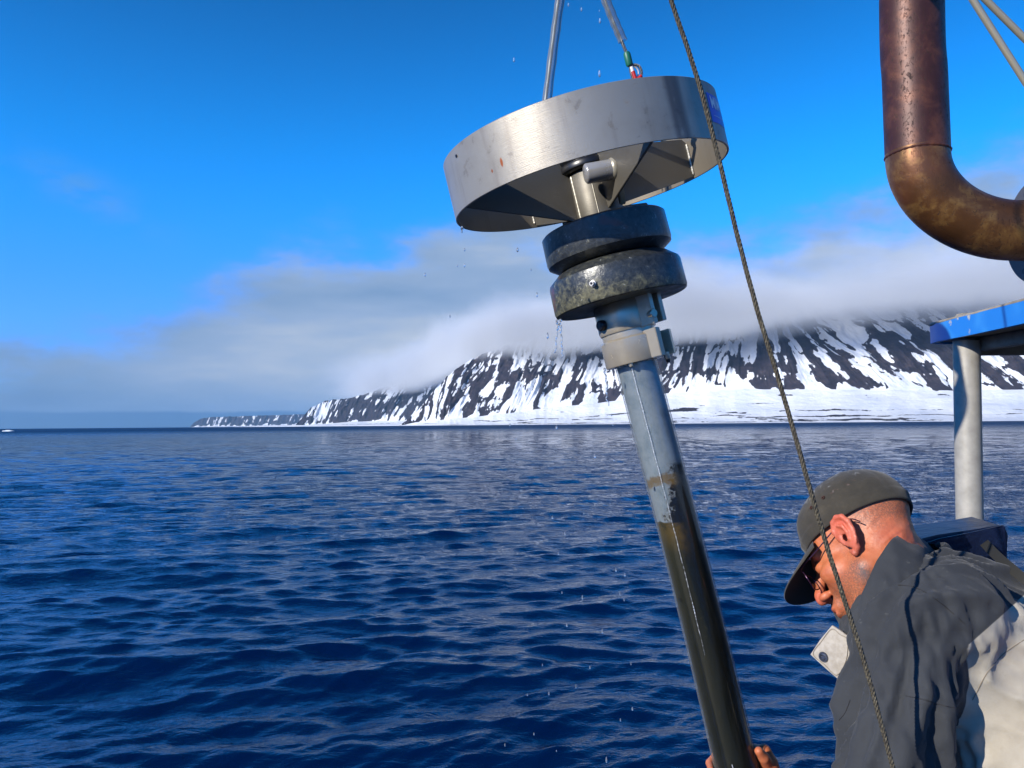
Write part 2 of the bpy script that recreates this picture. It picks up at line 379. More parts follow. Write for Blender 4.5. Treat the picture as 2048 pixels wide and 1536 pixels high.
# ================================================================== MESH BUILDERS
def unit(a): a = np.asarray(a, float); return a / np.linalg.norm(a)
class Frame:
    def __init__(s, o, z, xref=(1, 0, 0)):
        s.o = np.asarray(o, float); s.z = unit(z); s.x = unit(np.asarray(xref, float) - np.dot(xref, s.z) * s.z); s.y = np.cross(s.z, s.x)
    def w(s, p):
        p = np.atleast_2d(np.asarray(p, float)); return s.o + p[:, :1] * s.x + p[:, 1:2] * s.y + p[:, 2:3] * s.z
WORLD = Frame((0, 0, 0), (0, 0, 1))
def lathe(prof, seg=64, closed=False, caps=True, a0=0, a1=2 * math.pi):
    """profile [(r, z)] turned about z"""
    prof = np.asarray(prof, float); full = abs(a1 - a0 - 2 * math.pi) < 1e-6
    n = seg if full else seg + 1
    th = a0 + (a1 - a0) * np.arange(n) / seg
    V = np.stack([prof[:, 0:1] * np.cos(th), prof[:, 0:1] * np.sin(th), prof[:, 1:2] + 0 * th], -1).reshape(-1, 3)
    F_ = []; m = len(prof)
    for i in range(m if closed else m - 1):
        j = (i + 1) % m
        for k in range(n if full else n - 1):
            l = (k + 1) % n; F_.append((i * n + k, i * n + l, j * n + l, j * n + k))
    if caps and not closed and full:
        F_.append(tuple(range(n))[::-1]); F_.append(tuple((m - 1) * n + k for k in range(n)))
    return V, F_
def sweep(pts, rad, seg=16, caps=True, squash=None):
    pts = np.asarray(pts, float); n = len(pts); rad = np.broadcast_to(rad, (n,)) if np.ndim(rad) <= 1 else rad
    T = np.gradient(pts, axis=0); T /= np.linalg.norm(T, axis=1)[:, None]
    ref = np.array([0, 1.0, 0]) if abs(T[0][1]) < .9 else np.array([1.0, 0, 0])
    a = unit(np.cross(T[0], ref)); V = []
    th = np.linspace(0, 2 * math.pi, seg, endpoint=False)
    for i in range(n):
        a = unit(a - np.dot(a, T[i]) * T[i]); b = np.cross(T[i], a)
        V.append(pts[i] + rad[i] * (np.cos(th)[:, None] * a + np.sin(th)[:, None] * b))
    F_ = [(i * seg + k, i * seg + (k + 1) % seg, (i + 1) * seg + (k + 1) % seg, (i + 1) * seg + k) for i in range(n - 1) for k in range(seg)]
    if caps: F_.append(tuple(range(seg))[::-1]); F_.append(tuple((n - 1) * seg + k for k in range(seg)))
    return np.concatenate(V), F_
def smooth_path(pts, n=40):
    """Catmull-Rom through pts"""
    p = np.asarray(pts, float); p = np.vstack([2 * p[0] - p[1], p, 2 * p[-1] - p[-2]]); out = []
    k = len(p) - 3
    for i in range(k):
        t = np.linspace(0, 1, max(2, n // k), endpoint=False)[:, None]
        a, b, c, d_ = p[i:i + 4]
        out.append(.5 * ((2 * b) + (-a + c) * t + (2 * a - 5 * b + 4 * c - d_) * t ** 2 + (-a + 3 * b - 3 * c + d_) * t ** 3))
    return np.vstack(out + [p[-2:-1]])
def slab(poly, z0, z1):
    """polygon [(x, y)] extruded from z0 to z1"""
    n = len(poly); V = [(x, y, z0) for x, y in poly] + [(x, y, z1) for x, y in poly]
    F_ = [tuple(range(n))[::-1], tuple(range(n, 2 * n))] + [(i, (i + 1) % n, (i + 1) % n + n, i + n) for i in range(n)]
    return np.array(V, float), F_
def boxm(c, s):
    x, y, z = c; a, b, h = s[0] / 2, s[1] / 2, s[2] / 2
    return slab([(x - a, y - b), (x + a, y - b), (x + a, y + b), (x - a, y + b)], z - h, z + h)
def join(*parts):
    V = []; F_ = []; n = 0
    for v, f in parts:
        V.append(np.asarray(v, float)); F_ += [tuple(i + n for i in q) for q in f]; n += len(v)
    return np.concatenate(V), F_
def put(name, vf, mat, parent=None, frame=None, bevel=0, smooth=True, ang=40, seg=2):
    V, F_ = vf
    if frame is not None: V = frame.w(V)
    o = mesh_obj(name, V, F_, mat, parent, smooth)
    bm = bmesh.new(); bm.from_mesh(o.data); bmesh.ops.recalc_face_normals(bm, faces=bm.faces); 
    if bevel:
        e = [e for e in bm.edges if len(e.link_faces) == 2 and e.calc_face_angle(0) > math.radians(35)]
        bmesh.ops.bevel(bm, geom=e, offset=bevel, segments=seg, affect='EDGES', clamp_overlap=True)
        for f in bm.faces: f.smooth = smooth
    bm.to_mesh(o.data); bm.free()
    if smooth:
        o.data.set_sharp_from_angle(angle=math.radians(ang))
    return o

# ------------------------------------------------------------------ materials of the gear
def stainless(name, col=(.56, .54, .50), rough=.34, stain=.5, scale=1.0, brush=(1, 1, 14), met=.42):
    m, t, b = material(name, col, rough, 1.0)
    col = tuple(c * .92 for c in col)
    co = objco(t)
    big = t.noise(co, 9 * scale, 5, .6); fine = t.noise(t.mapping(co, brush), 60 * scale, 3, .5); sp = t.noise(co, 46 * scale, 4, .65, .6)
    spot = t.sstep(sp, .66, .74); blot = t.sstep(big, .50, .75)
    c = t.mix(t.math('MULTIPLY', blot, .55 * stain), col, (col[0] * .52, col[1] * .46, col[2] * .38))
    c = t.mix(t.math('MULTIPLY', spot, .7 * stain), c, (.16, .12, .08))
    t.l.new(c, b.inputs['Base Color'])
    t.l.new(t.math('ADD', rough - .07, t.math('ADD', t.math('MULTIPLY', big, .14), t.math('MULTIPLY', spot, .2))), b.inputs['Roughness'])
    t.l.new(t.math('SUBTRACT', met, t.math('MULTIPLY', spot, .4 * stain)), b.inputs['Metallic'])
    bump(t, b, t.math('ADD', fine, t.math('MULTIPLY', sp, .5)), .10, .002)
    return m
M_ss = stainless('stainless_steel')
M_ssin = stainless('stained_shade_dark_steel', (.145, .135, .115), .46, .9)  # stained steel; the shade inside the ring is put into its dark base colour
def rusty(name, base=(.055, .017, .012), hi=(.135, .048, .024), rough=.46, metal=.3, sc=1.0):
    m, t, b = material(name, base, rough, metal)
    co = objco(t); n = t.noise(co, 14 * sc, 6, .65, .4); p = t.noise(t.mapping(co, (1, 1, .7)), 130 * sc, 4, .7, .8)
    c = t.ramp(n, [(.25, tuple(x * .55 for x in base)), (.5, base), (.72, hi)])
    c = t.mix(t.math('MULTIPLY', t.sstep(p, .56, .66), .6), c, (.016, .012, .012))
    c = t.mix(t.math('MULTIPLY', t.sstep(t.noise(co, 5 * sc, 4, .5), .55, .7), .5), c, (.20, .07, .035))
    t.l.new(c, b.inputs['Base Color'])
    t.l.new(t.math('ADD', rough, t.math('MULTIPLY', t.sstep(p, .5, .7), .3)), b.inputs['Roughness'])
    bump(t, b, t.math('SUBTRACT', n, t.math('MULTIPLY', t.sstep(p, .52, .64), .5)), .22, .001)
    return m
M_rust = rusty('rusted_exhaust_steel')
M_heat = rusty('heat_tinted_steel', (.12, .052, .019), (.36, .20, .06), .38, .5, .7)
M_gasket = material('black_rubber', (.008, .008, .010), .32)[0]
M_darkbolt = material('black_steel_bolt', (.03, .03, .035), .3, .8)[0]

def weight_mat():
    m, t, b = material('worn_black_weight', (.02, .022, .026), .42, .25)
    lz = t.node('ShaderNodeAttribute', attribute_name='lz').outputs['Fac']; lx = t.node('ShaderNodeAttribute', attribute_name='lx').outputs['Fac']
    co = objco(t); n = t.noise(co, 22, 6, .7); f_ = t.noise(co, 95, 4, .7, .5)
    # grime sits towards the lower rim of the bottom weight, on the left and front
    g = t.math('ADD', t.math('MULTIPLY', t.sstep(lz, -.18, -.25), .22), t.math('MULTIPLY', t.sstep(lx, .14, -.14), .12))
    mask = t.sstep(t.math('ADD', t.math('ADD', t.math('MULTIPLY', n, .6), t.math('MULTIPLY', f_, .45)), g), .62, .90)
    c = t.mix(t.math('MULTIPLY', mask, .8), t.ramp(f_, [(.3, (.018, .021, .024)), (.7, (.060, .066, .068))]), t.ramp(f_, [(.35, (.05, .05, .035)), (.65, (.20, .19, .11))]))
    c = t.mix(t.sstep(f_, .66, .70), c, (.30, .30, .27))
    c = t.mix(t.math('MULTIPLY', t.sstep(t.noise(co, 16, 2, .5), .66, .72), .5), c, (.16, .035, .025))
    t.l.new(c, b.inputs['Base Color'])
    t.l.new(t.math('ADD', .30, t.math('MULTIPLY', mask, .35)), b.inputs['Roughness'])
    bump(t, b, t.math('ADD', n, f_), .35, .002)
    return m
M_weight = weight_mat()

# ================================================================== THE CORER
ring_f = Frame(at(1180.6, 381.7, 1.70), (-.2236, -.0484, .9735))
_a2, _b2 = at(1188, 382, 1.70), at(1466, 1530, 1.63)
core_f = Frame(_a2, _a2 - _b2)
corer = empty('sediment_corer', tuple(_a2), 'slanting clear sediment corer tube under a wide steel ring and two black weights', 'corer')
R0, H0 = .2924, .1165
def ring_attr(o, fr, k='r'):
    co = np.empty(len(o.data.vertices) * 3, np.float32); o.data.vertices.foreach_get('co', co); co = co.reshape(-1, 3).astype(float)
    p = o
    while p is not None: co = co + np.array(p.location); p = p.parent
    d_ = co - fr.o; attr(o, 'lx', d_ @ fr.x); attr(o, 'ly', d_ @ fr.y); attr(o, 'lz', d_ @ fr.z)
def ring_material():
    m, t, b = material('brushed_ring_steel', (.60, .59, .57), .33, .5)
    A = lambda n: t.node('ShaderNodeAttribute', attribute_name=n).outputs['Fac']
    lx, ly, lz = A('lx'), A('ly'), A('lz')
    th = t.math('ARCTAN2', ly, lx)
    uvw = t.node('ShaderNodeCombineXYZ', {0: t.math('MULTIPLY', th, .29), 1: lz}).outputs[0]
    brush = t.noise(t.mapping(uvw, (1, 26, 1)), 34, 4, .6); cloudy = t.noise(uvw, 7, 6, .6); sp = t.noise(uvw, 34, 5, .68, .5)
    streak = t.noise(t.mapping(uvw, (1, .09, 1)), 26, 4, .6)
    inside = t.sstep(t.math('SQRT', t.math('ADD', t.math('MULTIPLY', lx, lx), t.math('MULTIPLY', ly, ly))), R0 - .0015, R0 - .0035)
    c = t.mix(t.math('MULTIPLY', t.sstep(cloudy, .45, .75), .45), (.34, .31, .26), (.18, .16, .13))
    c = t.mix(t.math('MULTIPLY', t.sstep(t.math('ADD', sp, t.math('MULTIPLY', t.sstep(cloudy, .4, .7), .10)), .62, .74), .5), c, (.13, .11, .09))
    c = t.mix(t.math('MULTIPLY', t.sstep(streak, .52, .68), .5), c, (.22, .19, .16))
    # old water-stained patch beside the cable shackle
    sk = t.math('MULTIPLY', t.sstep(th, -1.12, -1.06), t.sstep(th, -.94, -1.0))
    sk = t.math('MULTIPLY', sk, t.sstep(t.math('ADD', streak, t.math('MULTIPLY', sp, .5)), .5, .8))
    c = t.mix(t.math('MULTIPLY', sk, .75), c, (.07, .06, .06))
    c = t.mix(t.math('MULTIPLY', inside, .65), c, (.145, .12, .085))  # inner wall coloured darker to deepen the shade inside the ring
    # two small rust runs
    for (t0, z0, a_, h_) in ((-2.24, .040, .0035, .010), (-2.33, .033, .0025, .004)):
        q = t.math('DIVIDE', t.math('MULTIPLY', t.math('SUBTRACT', th, t0), .29), a_); r_ = t.math('DIVIDE', t.math('SUBTRACT', lz, z0), h_)
        k = t.math('ADD', t.math('ADD', t.math('MULTIPLY', q, q), t.math('MULTIPLY', r_, r_)), t.math('MULTIPLY', sp, .8))
        c = t.mix(t.sstep(k, 1.5, .7), c, (.28, .07, .015))
    t.l.new(c, b.inputs['Base Color'])
    t.l.new(t.math('ADD', .34, t.math('ADD', t.math('MULTIPLY', cloudy, .14), t.math('MULTIPLY', inside, .12))), b.inputs['Roughness'])
    t.l.new(t.math('SUBTRACT', .50, t.math('ADD', t.math('MULTIPLY', t.sstep(sp, .62, .74), .4), t.math('MULTIPLY', inside, .1))), b.inputs['Metallic'])
    bump(t, b, t.math('ADD', brush, t.math('MULTIPLY', cloudy, 1.5)), .12, .003)
    return m
M_ring = ring_material()
th_ = .0045
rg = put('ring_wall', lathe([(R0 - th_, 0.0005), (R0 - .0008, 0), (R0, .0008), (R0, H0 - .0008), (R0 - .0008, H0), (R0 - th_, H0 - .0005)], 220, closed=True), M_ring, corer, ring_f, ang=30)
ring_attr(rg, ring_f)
# vertical weld seams inside the ring, lumpy
rnd = random.Random(4)
def bead(p0, p1, r, n=26, seg=8, jit=.3):
    p0, p1 = np.asarray(p0, float), np.asarray(p1, float)
    pts = p0 + (p1 - p0) * np.linspace(0, 1, n)[:, None]
    rad = np.array([r * .8 * (1 + jit * .5 * math.sin(i * 2.4) + rnd.uniform(-.12, .12)) for i in range(n)]); rad[0] *= .4; rad[-1] *= .4
    return sweep(pts, rad, seg)
M_weld = stainless('weld_metal', (.58, .55, .47), .45, .5, 2)
def web(phi, z_ring0, z_col0, z_top=.092, thick=.006, r_in=.044, cut=None, name='web_plate', mat=None):
    """a radial plate from the central column to the ring wall"""
    r1 = R0 - th_ - .0005
    poly = [(r_in, z_col0), (r1, z_ring0), (r1, z_top - .01), (r1 - .01, z_top), (r_in, z_top)] if cut is None else cut
    V, F_ = slab(poly, -thick / 2, thick / 2)
    V = np.stack([V[:, 0], V[:, 2], V[:, 1]], -1)
    c, s = math.cos(phi), math.sin(phi)
    V2 = np.stack([V[:, 0] * c - V[:, 1] * s, V[:, 0] * s + V[:, 1] * c, V[:, 2]], -1)
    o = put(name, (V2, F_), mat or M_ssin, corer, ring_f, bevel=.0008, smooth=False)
    for sd_ in (-1, 1):
        q = np.array([(r1 - .002) * c - sd_ * .005 * s, (r1 - .002) * s + sd_ * .005 * c])
        put('weld_seam', bead((q[0], q[1], z_ring0 + .004), (q[0], q[1], z_top - .012), .0032), M_weld, corer, ring_f)
    return o
D2R = math.pi / 180
web(200 * D2R, .006, -.062)
web(-66 * D2R, .002, -.060, cut=[(.046, -.058), (R0 - th_ - .0005, .030), (R0 - th_ - .0005, .088), (.046, .095)])
web(27 * D2R, .004, -.040)
web(112 * D2R, .004, -.050)
put('weld_seam', bead((.10, .262, .006), (.10, .262, .060), .003), M_weld, corer, ring_f)
# small stiffener tabs low on the left plate
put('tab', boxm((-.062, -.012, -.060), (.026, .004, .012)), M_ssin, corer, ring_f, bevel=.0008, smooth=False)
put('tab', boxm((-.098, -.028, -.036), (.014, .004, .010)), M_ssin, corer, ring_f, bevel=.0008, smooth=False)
# hole with screw at the left of the ring
def on_ring(th, z, r=R0): return np.array([r * math.cos(th), r * math.sin(th), z])
put('screw', sweep([ring_f.w(on_ring(-2.66, .098, R0 - .001))[0], ring_f.w(on_ring(-2.66, .098, R0 + .0015))[0]], .0032, 12), M_darkbolt, corer)

# ---- column, gasket, lug and pin
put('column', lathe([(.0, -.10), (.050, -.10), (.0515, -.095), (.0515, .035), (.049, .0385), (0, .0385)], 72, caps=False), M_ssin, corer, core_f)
cs = [(.0515 * math.cos(a), .0515 * math.sin(a)) for a in (-1.75, -2.62)]
put('weld_seam', bead((cs[0][0], cs[0][1] - .0005, -.095), (cs[0][0], cs[0][1] - .0005, .034), .0012, 40, jit=.15), M_weld, corer, core_f)
put('weld_seam', bead((cs[1][0], cs[1][1], -.095), (cs[1][0], cs[1][1], .034), .0026, 40), M_weld, corer, core_f)
put('gasket', lathe([(0, .039), (.060, .039), (.066, .043), (.067, .052), (.063, .058), (.066, .062), (.066, .072), (.060, .076), (0, .076)], 64, caps=False), M_gasket, corer, core_f)
# lug: a thick plate with a rounded nose standing on the column, pin through it
poly = [(-.050, .095), (-.050, -.052), (-.062, -.058), (-.074, -.040)]
poly += [(-.088 + .024 * math.cos(a), .008 + .026 * math.sin(a)) for a in np.linspace(-1.3, -5.0, 14)] + [(-.072, .06), (-.078, .095)]
V, F_ = slab(poly, .036, .047); V = np.stack([V[:, 2], V[:, 0], V[:, 1]], -1)
put('lug', (V, F_), stainless('rust_stained_lug_steel', (.50, .40, .26), .38, 1.0, 1.6), corer, core_f, bevel=.0012, seg=2)
pin0, pin1 = np.array([-.026, -.094, .012]), np.array([.052, -.088, .010])
Lp = np.linspace(0, 1, 5)[:, None]
pp = core_f.w(pin0 + (pin1 - pin0) * np.array([0, .03, .06, .5, 1])[:, None])
put('pin', sweep(pp, np.array([.0165, .0195, .0205, .0205, .0205]), 48), stainless('turned_pin_steel', (.42, .42, .43), .26, .2), corer)
put('pin_collar', sweep(core_f.w(pin0 + (pin1 - pin0) * np.array([.68, .72, .80, .84])[:, None]), np.array([.021, .0235, .0235, .021]), 40), stainless('collar_steel', (.45, .42, .34), .35, .9, 2), corer)
# block on the far right of the column foot
put('foot_block', slab([(.045, -.01), (.108, .012), (.098, .055), (.02, .06)], -.083, -.046), M_ssin, corer, core_f, bevel=.002)

# ---- weights
up = put('weight', lathe([(0, -.078), (.128, -.078), (.1325, -.082), (.1335, -.135), (.1315, -.143), (.112, -.156), (.100, -.159), (0, -.159)], 120, caps=False), M_weight, corer, core_f, ang=28)
lo = put('weight', lathe([(0, -.160), (.108, -.160), (.118, -.164), (.1385, -.181), (.1405, -.187), (.1415, -.240), (.1395, -.246), (.136, -.248), (.060, -.248), (0, -.248)], 120, caps=False), M_weight, corer, core_f, ang=28)
for o in (up, lo): ring_attr(o, core_f)
# grease nipple on the lower weight
a = -2.05; q0 = np.array([math.cos(a) * .141, math.sin(a) * .141, -.213]); dirn = np.array([math.cos(a), math.sin(a), 0])
put('nipple', sweep(core_f.w(np.array([q0 - dirn * .004, q0 + dirn * .004, q0 + dirn * .0045, q0 + dirn * .012])), np.array([.0065, .0065, .0045, .0045]), 20), M_ss, corer)
put('nipple_bore', sweep(core_f.w(np.array([q0 + dirn * .0112, q0 + dirn * .0124])), .0026, 16), M_darkbolt, corer)

# ---- clamp head that grips the liner
M_cl = stainless('clamp_steel', (.50, .44, .34), .22, .75, 1.5, met=.5)
put('clamp_upper', lathe([(.0, -.248), (.059, -.248), (.0605, -.251), (.0605, -.303), (.0585, -.309), (.050, -.309), (0, -.309)], 90, caps=False), M_cl, corer, core_f, ang=30)
put('clamp_groove', lathe([(.0, -.309), (.056, -.309), (.056, -.322), (0, -.322)], 90, caps=False), M_cl, corer, core_f, ang=30)
put('clamp_lower', lathe([(.0455, -.3225), (.060, -.3225), (.0625, -.326), (.0625, -.374), (.061, -.377), (.0455, -.377)], 90, closed=True), M_cl, corer, core_f, ang=30)
def radial_box(phi, r0, r1, w, z0, z1, name, mat, bev=.0012, off=0):
    c, s = math.cos(phi), math.sin(phi)
    P4 = [(r0, -w / 2 + off), (r1, -w / 2 + off), (r1, w / 2 + off), (r0, w / 2 + off)]
    V, F_ = slab([(x * c - y * s, x * s + y * c) for x, y in P4], z0, z1)
    return put(name, (V, F_), mat, corer, core_f, bevel=bev)
radial_box(-42 * D2R, .050, .083, .016, -.310, -.246, 'latch_bar', M_cl, off=-.020)
radial_box(-42 * D2R, .050, .083, .016, -.306, -.246, 'latch_bar', M_cl, off=.016)
radial_box(-42 * D2R, .050, .080, .018, -.3765, -.318, 'latch_bar', M_cl, off=-.017)
radial_box(-30 * D2R, .050, .084, .014, -.376, -.324, 'latch_bar', M_cl, off=.014)
def bolt(phi, r, z, rad, ln, mat, bore=True, zdir=False):
    dv = np.array([math.cos(phi), math.sin(phi), 0]) if not zdir else np.array([0, 0, -1.0])
    q = np.array([math.cos(phi) * r, math.sin(phi) * r, z])
    b_ = put('bolt', sweep(core_f.w(np.array([q - dv * .004, q + dv * (ln - .002), q + dv * ln])), np.array([rad, rad, rad * .85]), 24), mat, corer, ang=30)
    if bore: put('bolt_socket', sweep(core_f.w(np.array([q + dv * (ln - .001), q + dv * (ln + .0006)])), rad * .5, 6), M_gasket, b_)
bolt(-150 * D2R, .062, -.287, .0115, .009, M_darkbolt)
bolt(-57 * D2R, .078, -.290, .0095, .010, M_cl, False)
bolt(-10 * D2R, .064, -.285, .0125, .012, M_darkbolt)
bolt(-110 * D2R, .054, -.374, .0045, .010, M_cl, False, True)
bolt(-25 * D2R, .068, -.374, .0065, .011, M_cl, False, True)
bolt(-25 * D2R, .068, -.374, .0045, .018, M_darkbolt, False, True)

# ---- liner tube, what it holds, slightly bowed
def bow(z):   # the liner bends a little towards the right below the clamp
    s_ = np.clip((-.377 - z) / 1.1, 0, 1.3); return .008 * np.sin(s_ * math.pi)
def liner(name, r, z0, z1, mat, n=120, seg=72, wall=None):
    zz = np.linspace(z0, z1, n)
    prof = [(r, z) for z in zz]
    V, F_ = lathe(prof, seg, caps=True)
    if wall:
        V2, F2 = lathe([(r - wall, z) for z in zz], seg, caps=False); F2 = [q[::-1] for q in F2]
        V1, F1 = lathe(prof, seg, caps=False); k = len(V1)
        rim = []
        for (a_, b_) in ((0, 0), ((n - 1) * seg, (n - 1) * seg)):
            rim += [(a_ + i, a_ + (i + 1) % seg, k + b_ + (i + 1) % seg, k + b_ + i) for i in range(seg)]
        V, F_ = join((V1, F1), (V2, F2)); F_ = F_ + rim
    th = np.arctan2(V[:, 1], V[:, 0])
    L = V.copy(); V[:, 0] += bow(V[:, 2])
    o = put(name, (V, F_), mat, corer, core_f, ang=50)
    return o
def liner_mat():
    m, t, b = material('clear_liner_plastic', (1, 1, 1), .05, 0.0)
    t.n.remove(b)
    co = objco(t); n = t.noise(t.mapping(co, (1, 1, .5)), 55, 4, .6)
    bp = t.node('ShaderNodeBump', {'Height': n, 'Strength': .05, 'Distance': .001})
    fr = t.node('ShaderNodeFresnel', {'IOR': 1.45, 'Normal': bp.outputs[0]})
    gl = t.node('ShaderNodeBsdfGlossy', {'Color': (1, 1, 1, 1), 'Roughness': .09, 'Normal': bp.outputs[0]})
    tr = t.node('ShaderNodeBsdfTransparent', {'Color': (.93, .95, .96, 1)})
    lw = t.node('ShaderNodeLayerWeight', {'Blend': .5}); df = t.node('ShaderNodeBsdfDiffuse', {'Color': (.26, .27, .24, 1)})
    trg = t.node('ShaderNodeMixShader', {0: t.math('MULTIPLY', t.math('POWER', lw.outputs['Facing'], 3.0), .75), 1: tr.outputs[0], 2: df.outputs[0]}).outputs[0]
    mx = t.node('ShaderNodeMixShader', {0: t.math('ADD', .045, t.math('MULTIPLY', t.math('POWER', lw.outputs['Facing'], 5.0), .35)), 1: trg, 2: gl.outputs[0]})
    t.l.new(mx.outputs[0], t.node('ShaderNodeOutputMaterial').inputs[0]) if False else t.l.new(mx.outputs[0], [x for x in t.n if x.type == 'OUTPUT_MATERIAL'][0].inputs[0])
    return m
def fill_mat():
    """cloudy water above, mud below, smeared where they meet"""
    m, t, b = material('core_fill', (.4, .5, .6), .35)
    A = lambda n: t.node('ShaderNodeAttribute', attribute_name=n).outputs['Fac']
    lx, ly, lz = A('lx'), A('ly'), A('lz')
    co = objco(t); n = t.noise(co, 28, 6, .68, .3); n2 = t.noise(co, 75, 5, .7, .6); nl = t.noise(t.mapping(co, (1, 1, .16)), 20, 4, .6)
    def add(*a):
        r = a[0]
        for x in a[1:]: r = t.math('ADD', r, x)
        return r
    mul = lambda a, b_: t.math('MULTIPLY', a, b_)
    water = t.ramp(n, [(.30, (.20, .25, .28)), (.55, (.33, .37, .39)), (.8, (.20, .24, .25))])
    water = t.mix(mul(t.sstep(n2, .64, .72), .55), water, (.10, .12, .12))
    side = mul(lx, 1 / .0405)                                                  # -1 left .. 1 right
    # dark mud smeared up the right wall
    zs = add(lz, mul(t.math('SUBTRACT', n, .5), .05))
    sv = add(side, mul(t.math('SUBTRACT', n2, .5), 1.9), mul(t.math('SUBTRACT', n, .5), 1.1), mul(t.sstep(zs, -.60, -.72), .75))
    smear = t.sstep(sv, .30, .44)
    halo = mul(t.sstep(sv, .12, .36), t.sstep(add(lz, mul(t.math('SUBTRACT', n2, .5), .03)), -.585, -.600))
    smear = mul(smear, t.sstep(add(lz, mul(t.math('SUBTRACT', n, .5), .03)), -.592, -.602))
    c = t.mix(mul(halo, .6), water, (.10, .075, .045)); c = t.mix(smear, c, (.010, .010, .010))
    band = mul(mul(t.sstep(zs, -.612, -.619), t.sstep(zs, -.640, -.630)), t.sstep(side, .75, .1))
    c = t.mix(mul(band, .8), c, (.20, .12, .03))
    # sediment
    zc = add(lz, mul(t.math('SUBTRACT', n, .5), .020), mul(side, .008))
    sed = t.sstep(zc, -.712, -.716)
    top = t.sstep(add(zc, mul(side, .02)), -.80, -.72)
    mud = t.ramp(nl, [(.30, (.005, .006, .005)), (.5, (.010, .011, .008)), (.70, (.017, .017, .011))])
    mud = t.mix(mul(t.sstep(n2, .62, .70), .4), mud, (.05, .045, .02))
    mud = t.mix(mul(mul(top, t.sstep(side, .85, -.4)), t.sstep(n, .30, .55)), mud, (.11, .065, .014))
    mud = t.mix(mul(mul(t.sstep(zc, -1.02, -.74), t.sstep(side, .4, -.9)), .5), mud, (.040, .036, .014))
    mud = t.mix(mul(t.sstep(side, .05, .5), .55), mud, (.009, .009, .009))
    c = t.mix(sed, c, mud)
    t.l.new(mul(mul(t.math('SUBTRACT', 1.0, sed), t.math('SUBTRACT', 1.0, smear)), .4), b.inputs['Transmission Weight'])
    t.l.new(c, b.inputs['Base Color'])
    b.inputs['IOR'].default_value = 1.33; b.inputs['Specular IOR Level'].default_value = .25
    bump(t, b, n2, .25, .001)
    return m
ln = liner('liner_tube', .0442, -.3774, -1.56, liner_mat())
fl = liner('core_fill', .0405, -.379, -1.55, fill_mat())
ring_attr(fl, core_f)
# pale lumpy line added along the liner to stand for its sun glint
M_glint = material('pale_glint', (.62, .66, .70), .12)[0]
def beads(phi, z0, z1, r, R, n, gap, name='glint_line', fr=None):
    rn = random.Random(int(abs(phi) * 100)); zz = np.linspace(z0, z1, n); P_ = []; rr_ = []
    for i, z in enumerate(zz):
        a = phi + .006 * math.sin(i * .13) + rn.uniform(-.007, .007); f = .35 + .9 * rn.random() ** 2
        if rn.random() < gap * (i / n): f = .05
        P_.append((R * math.cos(a) + float(bow(z)), R * math.sin(a), z)); rr_.append(r * f)
    return put(name, sweep(core_f.w(np.array(P_)), np.array(rr_), 6), M_glint, corer)
beads(-1.98, -.380, -.98, .0009, .0443, 420, .7)
beads(-1.90, -1.20, -1.26, .0009, .0443, 40, .8)
put('end_cap', lathe([(0, -1.60), (.045, -1.60), (.047, -1.595), (.047, -1.561), (0, -1.561)], 40, caps=False), M_gasket, corer, core_f)

# ---- sticker with the maker's mark, bent round the ring
M_blue_print = material('blue_sticker', (.012, .10, .62), .35)[0]
M_white_print = material('white_sticker_print', (.75, .78, .82), .4)[0]
def bend(V, th0, z0, r):
    V = np.asarray(V, float); th = th0 + V[:, 0] / R0
    return ring_f.w(np.stack([r * np.cos(th), r * np.sin(th), z0 + V[:, 1]], -1))
xs = np.linspace(-.004, .095, 34)
V = np.array([(x, y, 0) for x in xs for y in (-.027, .031)]); 
stk = mesh_obj('sticker', np.vstack([bend(V, -.66, .062, R0 + .0006)]), [(i * 2, i * 2 + 2, i * 2 + 3, i * 2 + 1) for i in range(33)], M_blue_print, corer)
def text_mesh(s, size, x, y):
    cu = bpy.data.curves.new('txt', 'FONT'); cu.body = s; cu.size = size; cu.fill_mode = 'BOTH'; cu.resolution_u = 3; cu.offset = size * .018
    o = bpy.data.objects.new('txt', cu); COL.objects.link(o); bpy.context.view_layer.update()
    me = bpy.data.meshes.new_from_object(o.evaluated_get(bpy.context.evaluated_depsgraph_get()))
    bm = bmesh.new(); bm.from_mesh(me)
    bmesh.ops.triangulate(bm, faces=bm.faces); 
    for _ in range(2): bmesh.ops.subdivide_edges(bm, edges=[e for e in bm.edges if e.calc_length() > .006], cuts=1)
    bmesh.ops.triangulate(bm, faces=bm.faces)
    V = np.array([(v.co.x + x, v.co.y + y, 0) for v in bm.verts]); F_ = [tuple(v.index for v in f.verts) for f in bm.faces]
    bm.free(); bpy.data.objects.remove(o); bpy.data.curves.remove(cu); return V, F_
V, F_ = text_mesh('MIM', .034, .006, .002)
mesh_obj('lettering', bend(V, -.66, .062, R0 + .0012), F_, M_white_print, stk, smooth=False)
V = np.concatenate([[(.008 + i * .004, -.014 + dy, 0), (.0105 + i * .004, -.014 + dy, 0)] for i in range(16) for dy in (0, .0014)])
mesh_obj('small_print', bend(V, -.66, .062, R0 + .0012), [(i * 4, i * 4 + 1, i * 4 + 3, i * 4 + 2) for i in range(16)], M_white_print, stk, smooth=False)

